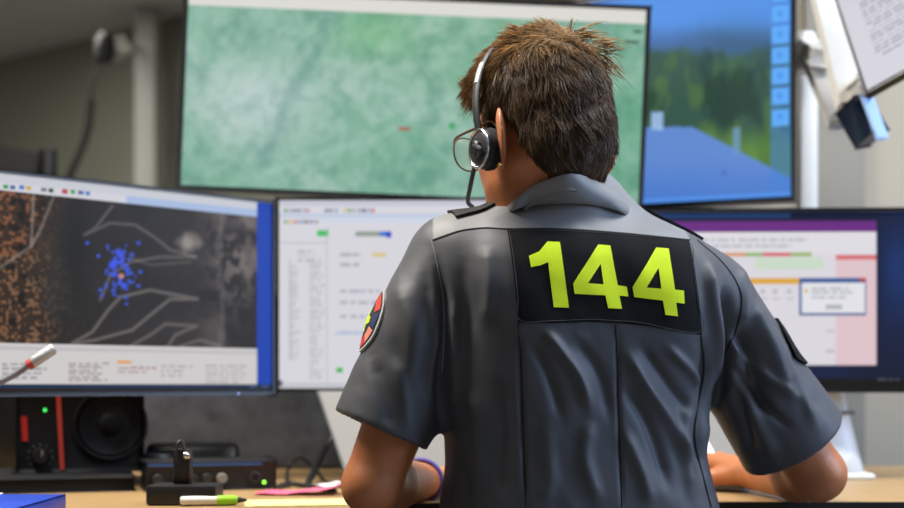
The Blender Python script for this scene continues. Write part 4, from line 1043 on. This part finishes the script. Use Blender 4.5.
# ------------------------------------------------------------------ things on the desk
# white document slope between keyboard and screens
slope = thing('document_slope', 'white sloping document stand on the desk below the centre monitor', 'document stand')
s_tl, s_bl = P(319, 391, 2.285), P(350, 482, 2.17)
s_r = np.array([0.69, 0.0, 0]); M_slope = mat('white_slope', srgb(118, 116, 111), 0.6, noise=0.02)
nn_ = unit(np.cross(s_r, s_tl - s_bl)); nn_ = nn_ if nn_[2] > 0 else -nn_
q = [s_bl, s_bl + s_r, s_tl + s_r, s_tl]; dn = -nn_ * 0.008
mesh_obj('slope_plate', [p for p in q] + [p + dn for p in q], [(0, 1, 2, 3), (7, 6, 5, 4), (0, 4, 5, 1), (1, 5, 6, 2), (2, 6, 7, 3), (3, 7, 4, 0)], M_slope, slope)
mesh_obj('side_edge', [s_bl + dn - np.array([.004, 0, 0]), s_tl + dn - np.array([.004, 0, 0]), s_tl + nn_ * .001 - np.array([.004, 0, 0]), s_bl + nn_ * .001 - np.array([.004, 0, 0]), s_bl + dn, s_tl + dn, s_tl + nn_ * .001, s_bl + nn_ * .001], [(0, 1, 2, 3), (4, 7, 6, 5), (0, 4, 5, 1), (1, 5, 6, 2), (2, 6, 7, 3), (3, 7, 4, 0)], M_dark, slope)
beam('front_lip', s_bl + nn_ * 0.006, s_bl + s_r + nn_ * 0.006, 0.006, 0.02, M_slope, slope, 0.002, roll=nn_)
for fx in (0.03, 0.63):
    box('support', (s_bl[0] + fx, 2.265, (DZ + s_tl[2] - 0.03) / 2 + 0.003), (0.02, 0.012, s_tl[2] - 0.04 - DZ), M_dark, slope, bevel=0.003)
    box('foot', (s_bl[0] + fx, 2.22, DZ + 0.005), (0.03, 0.10, 0.008), M_dark, slope, bevel=0.002)
# paper on the slope
pp = [s_bl + s_r * 0.56 + (s_tl - s_bl) * 0.08, s_bl + s_r * 0.92 + (s_tl - s_bl) * 0.08, s_bl + s_r * 0.92 + (s_tl - s_bl) * 0.92, s_bl + s_r * 0.56 + (s_tl - s_bl) * 0.92]
pp = [p + nn_ * 0.0015 for p in pp]; pd = -nn_ * 0.0006
tag(mesh_obj('paper_sheet', pp + [p + pd for p in pp], [(0, 1, 2, 3), (7, 6, 5, 4), (0, 4, 5, 1), (1, 5, 6, 2), (2, 6, 7, 3), (3, 7, 4, 0)], mat('white_paper', srgb(232, 228, 232), 0.8, noise=0.03)), 'white paper sheet on the document stand, beside the right hand', 'paper')

# mouse under the right hand
mc = RW + unit((-0.38, 1, 0)) * 0.085; mc[2] = DZ + 0.004
def mouse_sdf(p):
    fw = unit((-0.38, 1, 0)); sd = np.array([fw[1], -fw[0], 0]); q = np.stack([(p - mc) @ sd, (p - mc) @ fw, p[:, 2] - mc[2]], 1)
    return np.maximum(ellip(q, (0, 0, 0), (0.030, 0.055, 0.034)), -(p[:, 2] - DZ - 0.001))
a_, b_ = surface_nets(mouse_sdf, mc - 0.08, mc + 0.08, 0.004)
mo = thing('computer_mouse', 'light grey computer mouse under the right hand', 'mouse')
mesh_obj('body', a_, b_, mat('grey_mouse', srgb(170, 172, 176), 0.4, noise=0.03), mo, True)
fwm = unit((-0.38, 1, 0)); lathe('scroll_wheel', mc + fwm * 0.030 + np.array([0.004, 0, 0.024]), (fwm[1], -fwm[0], 0), [(0.001, -0.004), (0.008, -0.004), (0.008, 0.004), (0.001, 0.004)], M_dark, mo, 16)

# loudspeaker lying on its side
sk = thing('loudspeaker', 'small black studio loudspeaker with red stripe below the left monitor', 'loudspeaker')
S0, S1 = P(16, 474, 2.13), P(144, 472, 2.19); RS_ = S1 - S0; RS_[2] = 0; wS = np.linalg.norm(RS_); hS = 0.150
SP = Screen((S0 + S1) / 2 + np.array([0, 0, hS / 2 + 0.0]), RS_, (0.0, 0, 1), wS, hS); SP.c[2] = 0.745 + hS / 2
box('cabinet', SP.at(0, 0, -0.09), (wS, 0.18, hS), mat('speaker_black', srgb(15, 15, 18), 0.6, noise=0.12, bump=0.12, bscale=500, spec=0.25), sk, SP.M, 0.008, 3)
wc = SP.at(wS * 0.23, 0.004, 0.0)
lathe('woofer', wc, SP.N, [(0.062, -0.001), (0.062, 0.004), (0.057, 0.006), (0.053, 0.002), (0.050, 0.005), (0.047, 0.003), (0.022, -0.022 + 0.02), (0.018, 0.004), (0.010, 0.008), (0.001, 0.009)], mat('woofer_cone', srgb(13, 13, 16), 0.7, noise=0.1, spec=0.2), sk, 48)
beam('red_stripe', SP.at(-wS * 0.18, hS / 2 - 0.006, 0.001), SP.at(-wS * 0.145, -hS / 2 + 0.006, 0.001), 0.0055, 0.003, mat('red_stripe', srgb(206, 66, 52), 0.5, noise=0.05), sk, 0.0008, roll=SP.N)
beam('red_label', SP.at(-wS * 0.44, 0.018, 0.0005), SP.at(-wS * 0.43, -0.022, 0.0005), 0.008, 0.002, mat('red_label', srgb(190, 30, 20), 0.5, noise=0.1), sk, 0.0005, roll=SP.N)
kn_ = SP.at(-wS * 0.315, -0.047, 0.0)
lathe('volume_knob', kn_, SP.N, [(0.014, 0), (0.014, 0.008), (0.012, 0.012), (0.001, 0.012)], M_black, sk, 28)
for k in range(9):
    a = math.radians(-130 + k * 260 / 8); box('dial_tick', kn_ + (SP.R * math.sin(a) + SP.U * math.cos(a)) * 0.019, (0.0022, 0.001, 0.0022), mat('tick_grey', srgb(120, 120, 124), 0.6), sk, SP.M)
box('knob_pointer', kn_ + SP.N * 0.0122 + SP.R * 0.003 + SP.U * 0.005, (0.0016, 0.001, 0.009), mat('tick_white', srgb(190, 190, 190), 0.6), sk, SP.M)
lathe('status_light', SP.at(*SP.local(45, 410), 0), SP.N, [(0.0025, 0), (0.0025, 0.001), (0.001, 0.0016)], mat('green_led', (.1, 1, .2, 1), emit=(.05, 1, .15, 1), estr=1.6), sk, 12)
pad = box('speaker_pad', SP.at(-0.030, -hS / 2 - 0.0118, -0.02), (wS * 1.06, 0.30, 0.0215), mat('pad_foam', srgb(12, 12, 13), 0.95, noise=0.2, bump=0.3), None, SP.M, 0.004)
tag(pad, 'flat black foam pad beneath the loudspeaker', 'speaker pad')

# audio box with blue top edge
ab = thing('audio_interface', 'low black audio box with blue edge, knobs and green light', 'audio box')
i0, i1 = P(146, 497, 2.04), P(276, 494, 2.10); IB = Screen((i0 + i1) / 2, (i1 - i0) * np.array([1, 1, 0]), (0, 0, 1), np.linalg.norm(i1 - i0), 0.045); IB.c[2] = DZ + 0.0225 + 0.001
box('case', IB.at(0, 0, -0.06), (IB.w, 0.12, 0.045), M_black, ab, IB.M, 0.003)
box('blue_edge', IB.at(-0.01, 0.0195, 0.0008), (IB.w * 0.88, 0.003, 0.006), mat('blue_edge', srgb(44, 74, 120), 0.4, noise=0.05), ab, IB.M, 0.001)
for x in (-0.085, -0.055, -0.032, -0.008, 0.015):
    lathe('knob', IB.at(x, -0.004, 0), IB.N, [(0.0085, 0), (0.0085, 0.008), (0.007, 0.010), (0.001, 0.010)], M_dark if x != 0.015 else mat('grey_knob', srgb(120, 118, 110), 0.4, noise=.05), ab, 20)
lathe('jack_socket', IB.at(0.068, -0.003, 0), IB.N, [(0.010, 0), (0.010, 0.004), (0.006, 0.005), (0.005, 0.001), (0.001, 0.001)], M_dark, ab, 20)
lathe('status_light', IB.at(0.083, -0.012, 0.001), IB.N, [(0.003, 0), (0.003, 0.001), (0.001, 0.0016)], mat('lime_led', (.3, 1, .1, 1), emit=(.3, 1, .05, 1), estr=1.5), ab, 12)
# black case lying behind it
ro_ = thing('soft_case', 'long black zipped case lying behind the audio box', 'case')
p0, p1 = P(150, 463, 2.30), P(236, 462, 2.30)
p0[2] = p1[2] = DZ + 0.034
tube('case_body', [p0, p0 + (p1 - p0) * .02, (p0 + p1) / 2, p0 + (p1 - p0) * .98, p1], [0.018, 0.032, 0.033, 0.032, 0.018], M_black, ro_, 16, 5)
tube('zip', [p0 + np.array([0, -0.026, 0.019]), (p0 + p1) / 2 + np.array([0, -0.027, 0.019]), p1 + np.array([0, -0.026, 0.019])], 0.0015, M_dark, ro_, 6, 4)
pl_ = lathe('tape_roll', P(157, 461, 2.22) * np.array([1, 1, 0]) + np.array([0, 0, DZ + 0.001]), (0, 0, 1), [(0.012, 0), (0.024, 0), (0.025, 0.004), (0.025, 0.046), (0.022, 0.050), (0.012, 0.050), (0.012, 0)], M_dark, None, 28)
tag(pl_, 'dark round tape roll standing between loudspeaker and black case', 'tape')

# black desk gadget with lever
gd = thing('desk_punch', 'small black block with upright lever and chrome button, front left', 'desk gadget')
g0 = P(180, 508, 1.80); gx, gy = g0[0], 1.835
box('base', (gx, gy, DZ + 0.0145), (0.098, 0.06, 0.028), M_black, gd, bevel=0.004)
box('lever', (gx - 0.004, gy + 0.004, DZ + 0.052), (0.026, 0.022, 0.052), M_black, gd, bevel=0.006)
tube('clip', [(gx - 0.009, gy - 0.006, DZ + 0.06), (gx - 0.010, gy - 0.008, DZ + 0.082), (gx - 0.004, gy - 0.004, DZ + 0.089), (gx + 0.002, gy - 0.008, DZ + 0.074)], 0.0022, M_dark, gd, 8, 5)
lathe('button', (gx + 0.003, gy - 0.008, DZ + 0.068), (0.4, -1, 0.3), [(0.001, 0), (0.005, 0), (0.005, 0.005), (0.003, 0.007), (0.001, 0.0072)], M_chrome, gd, 16)

# blue folder and the sheet on it
fb = thing('blue_folder', 'bright blue ring folder lying at the front left corner', 'folder')
f0 = P(66, 500, 1.74); f0[2] = DZ + 0.011
box('cover', (f0[0] - 0.13, 1.64, DZ + 0.0205), (0.26, 0.20, 0.003), mat('blue_board', srgb(24, 62, 170), 0.4, noise=0.05), fb, bevel=0.001)
box('cover', (f0[0] - 0.13, 1.64, DZ + 0.0025), (0.26, 0.20, 0.003), MATS['blue_board'], fb, bevel=0.001)
box('spine', (f0[0] - 0.0015, 1.64, DZ + 0.0115), (0.003, 0.20, 0.021), MATS['blue_board'], fb, bevel=0.001)
box('pages', (f0[0] - 0.135, 1.64, DZ + 0.0115), (0.24, 0.19, 0.013), MATS['white_paper'], fb)
ns_ = P(14, 492, 1.79); tag(box('note_slip', (ns_[0] - 0.06, 1.71, DZ + 0.0230), (0.13, 0.05, 0.0012), MATS['white_paper'], None, Matrix.Rotation(0.1, 3, 'Z')), 'white note slip lying on the blue folder', 'paper')

# marker pen
hm = thing('marker_pen', 'white marker pen with lime green grip and dark tip, front', 'pen')
h0, h1 = P(180, 503, 1.80), P(247, 504, 1.815); h0[2] = h1[2] = DZ + 0.0075; ax = unit(h1 - h0); L = np.linalg.norm(h1 - h0)
lathe('barrel', h0, ax, [(0.001, 0), (0.0055, 0.001), (0.0065, 0.004), (0.0065, L * 0.55), (0.001, L * 0.55)], M_white, hm, 18)
lathe('grip', h0 + ax * L * 0.55, ax, [(0.001, 0), (0.007, 0), (0.007, L * 0.27), (0.005, L * 0.31), (0.001, L * 0.31)], mat('lime_plastic', srgb(150, 210, 40), 0.4, noise=0.04), hm, 18)
lathe('tip', h0 + ax * L * 0.86, ax, [(0.001, 0), (0.0045, 0), (0.002, L * 0.12), (0.001, L * 0.14)], M_black, hm, 14)

def sheet(name, label, px, py, w_, d_, rot, m, z=0.001, cat='paper', curl=0.0):
    d = (CAMZ - DZ) * F / (py - HZ); x = (px - CX) / F * d; vs, fs = [], []; nx, ny = 8, 6; c_, s_ = math.cos(rot), math.sin(rot)
    for lay in (0, 1):
        for j in range(ny + 1):
            for i in range(nx + 1):
                a, b = (i / nx - .5) * w_, (j / ny - .5) * d_; zz = z + curl * (i / nx) ** 3 + curl * .5 * math.sin(i * 1.7 + j) * .2 - 0.0006 * lay
                vs.append((x + a * c_ - b * s_, d + a * s_ + b * c_, DZ + zz + 0.0002))
    o_ = (nx + 1) * (ny + 1)
    for j in range(ny):
        for i in range(nx):
            k = j * (nx + 1) + i; fs.append((k, k + 1, k + nx + 2, k + nx + 1)); fs.append((o_ + k, o_ + k + nx + 1, o_ + k + nx + 2, o_ + k + 1))
    ring = [i for i in range(nx + 1)] + [j * (nx + 1) + nx for j in range(1, ny + 1)] + [ny * (nx + 1) + i for i in range(nx - 1, -1, -1)] + [j * (nx + 1) for j in range(ny - 1, 0, -1)]
    for a, b in zip(ring, ring[1:] + ring[:1]): fs.append((a, o_ + a, o_ + b, b))
    return tag(mesh_obj(name, vs, fs, m, None, True), label, cat)
sheet('paper_sheet', 'pale yellow printed sheet on the desk beside the left forearm', 305, 503, 0.17, 0.10, 0.15, mat('yellow_paper', srgb(226, 226, 150), 0.8, noise=0.08, nscale=40))
sheet('paper_sheet', 'pink loose sheet with a raised edge near the cables', 300, 494, 0.13, 0.07, -0.05, mat('pink_paper', srgb(224, 96, 128), 0.8, noise=0.08, nscale=40), 0.003, curl=0.012)
sheet('paper_sheet', 'small white slip behind the pink sheet by the cables', 322, 487, 0.07, 0.06, 0.4, MATS['white_paper'], 0.001, curl=0.006)

# cables
def desk_pt(px, py, lift=0.0, d=None):
    if d is None: d = (CAMZ - DZ - lift) * F / (py - HZ)
    return P(px, py, d)
tag(tube('cable', [desk_pt(287, 484, .006), P(288, 470, 2.30), P(300, 458, 2.32), P(316, 470, 2.32), P(326, 482, 2.25), desk_pt(345, 486, .006)], 0.003, M_black, None, 8, 8), 'thin black cable looping up against the grey felt screen', 'cable')
tag(tube('cable', [P(306, 488, 2.12), P(322, 455, 2.30), P(338, 425, 2.36), P(346, 405, 2.40)], 0.006, M_black, None, 8, 8), 'thick black cable rising beside the document stand', 'cable')
tag(tube('cable', [desk_pt(275, 487, .006), P(292, 484, 2.14), P(312, 487, 2.09), desk_pt(335, 491, .006)], 0.004, M_dark, None, 8, 8), 'dark cable running flat over the desk behind the pink sheet', 'cable')

# gooseneck microphone entering from the left
gm = thing('gooseneck_microphone', 'silver gooseneck microphone with red ring in front of the left monitor', 'microphone')
m1, m0 = P(54, 348, 1.86), P(32, 363, 1.85); ax = unit(m1 - m0); L = np.linalg.norm(m1 - m0)
lathe('capsule', m0, ax, [(0.001, 0), (0.0078, 0), (0.0082, 0.002), (0.0082, L * 0.93), (0.0065, L), (0.001, L)], mat('mic_silver', srgb(168, 168, 166), 0.4, 0.5, noise=0.1, nscale=300, bump=0.3, bscale=800), gm, 24)
lathe('red_ring', m0 - ax * 0.007, ax, [(0.001, 0), (0.0075, 0), (0.0075, 0.007), (0.001, 0.007)], mat('red_ring', srgb(170, 40, 36), 0.5, noise=0.05), gm, 24)
tube('gooseneck', [m0 - ax * 0.006, P(14, 375, 1.845), P(-10, 388, 1.84), P(-40, 410, 1.83), P(-60, 445, 1.82), np.array([-0.72, 1.82, DZ + 0.03])], 0.0048, mat('gooseneck_grey', srgb(120, 120, 120), 0.45, 0.3, noise=0.15, nscale=300), gm, 10, 8)
box('base', (-0.72, 1.82, DZ + 0.0155), (0.11, 0.13, 0.03), M_dark, gm, bevel=0.006)

# ------------------------------------------------------------------ blurred things at the far left
wf = thing('wall_lamp', 'dark lamp head with white socket high on the far left wall', 'lamp')
w0 = P(103, 52, 4.6)
lathe('lamp_head', P(103, 63, 4.6), (0.1, 0, 1), [(0.001, 0), (0.03, 0.004), (0.036, 0.04), (0.034, 0.085), (0.02, 0.105), (0.001, 0.108)], M_black, wf, 24)
beam('socket', P(113, 50, 4.62), P(124, 48, 4.66), 0.05, 0.05, M_white, wf, 0.006)
tube('neck', [P(100, 62, 4.6), P(93, 80, 4.6), P(90, 102, 4.6)], 0.006, M_dark, wf, 8, 6)
tube('grip_hose', [P(91, 100, 4.6), P(88, 128, 4.6), P(80, 152, 4.6), P(68, 180, 4.6), P(60, 215, 4.6)], 0.013, M_black, wf, 10, 6)
tube('wall_rod', [P(122, 48, 4.66), P(130, 47, 5.2), P(140, 46, 6.05)], 0.012, M_white, wf, 8, 5)
tube('floor_stem', [P(60, 215, 4.6), P(58, 300, 4.6), np.array([-1.39, 4.6, 0.02])], 0.012, M_black, wf, 8, 5)
lathe('floor_base', (-1.39, 4.6, 0), (0, 0, 1), [(0.001, 0), (0.16, 0), (0.16, 0.02), (0.001, 0.025)], M_black, wf, 28)
wa = thing('black_bracket', 'dark jointed bracket above the left monitor, at the frame edge', 'bracket')
beam('bar', P(-60, 148, 3.3), P(40, 166, 3.3), 0.05, 0.05, M_black, wa, 0.006)
lathe('joint', P(48, 176, 3.3), (0, 0, 1), [(0.001, 0), (0.022, 0), (0.022, 0.065), (0.001, 0.065)], M_black, wa, 20)
beam('upright', P(-55, 90, 3.3), np.array([(-55 - CX) / F * 3.3, 3.3, 0.02]), 0.06, 0.06, M_black, wa, 0.006)
box('foot', ((-55 - CX) / F * 3.3, 3.3, 0.011), (0.4, 0.4, 0.022), M_black, wa, bevel=0.004)

eq = thing('equipment_box', 'plain black equipment box at the frame edge left of the loudspeaker', 'equipment box')
e0 = P(6, 470, 2.36)
box('case', (e0[0] - 0.13, 2.42, DZ + 0.121), (0.26, 0.22, 0.236), M_black, eq, bevel=0.005)
for sx in (-0.09, 0.09): box('foot', (e0[0] - 0.13 + sx, 2.42, DZ + 0.002), (0.03, 0.18, 0.003), M_dark, eq)
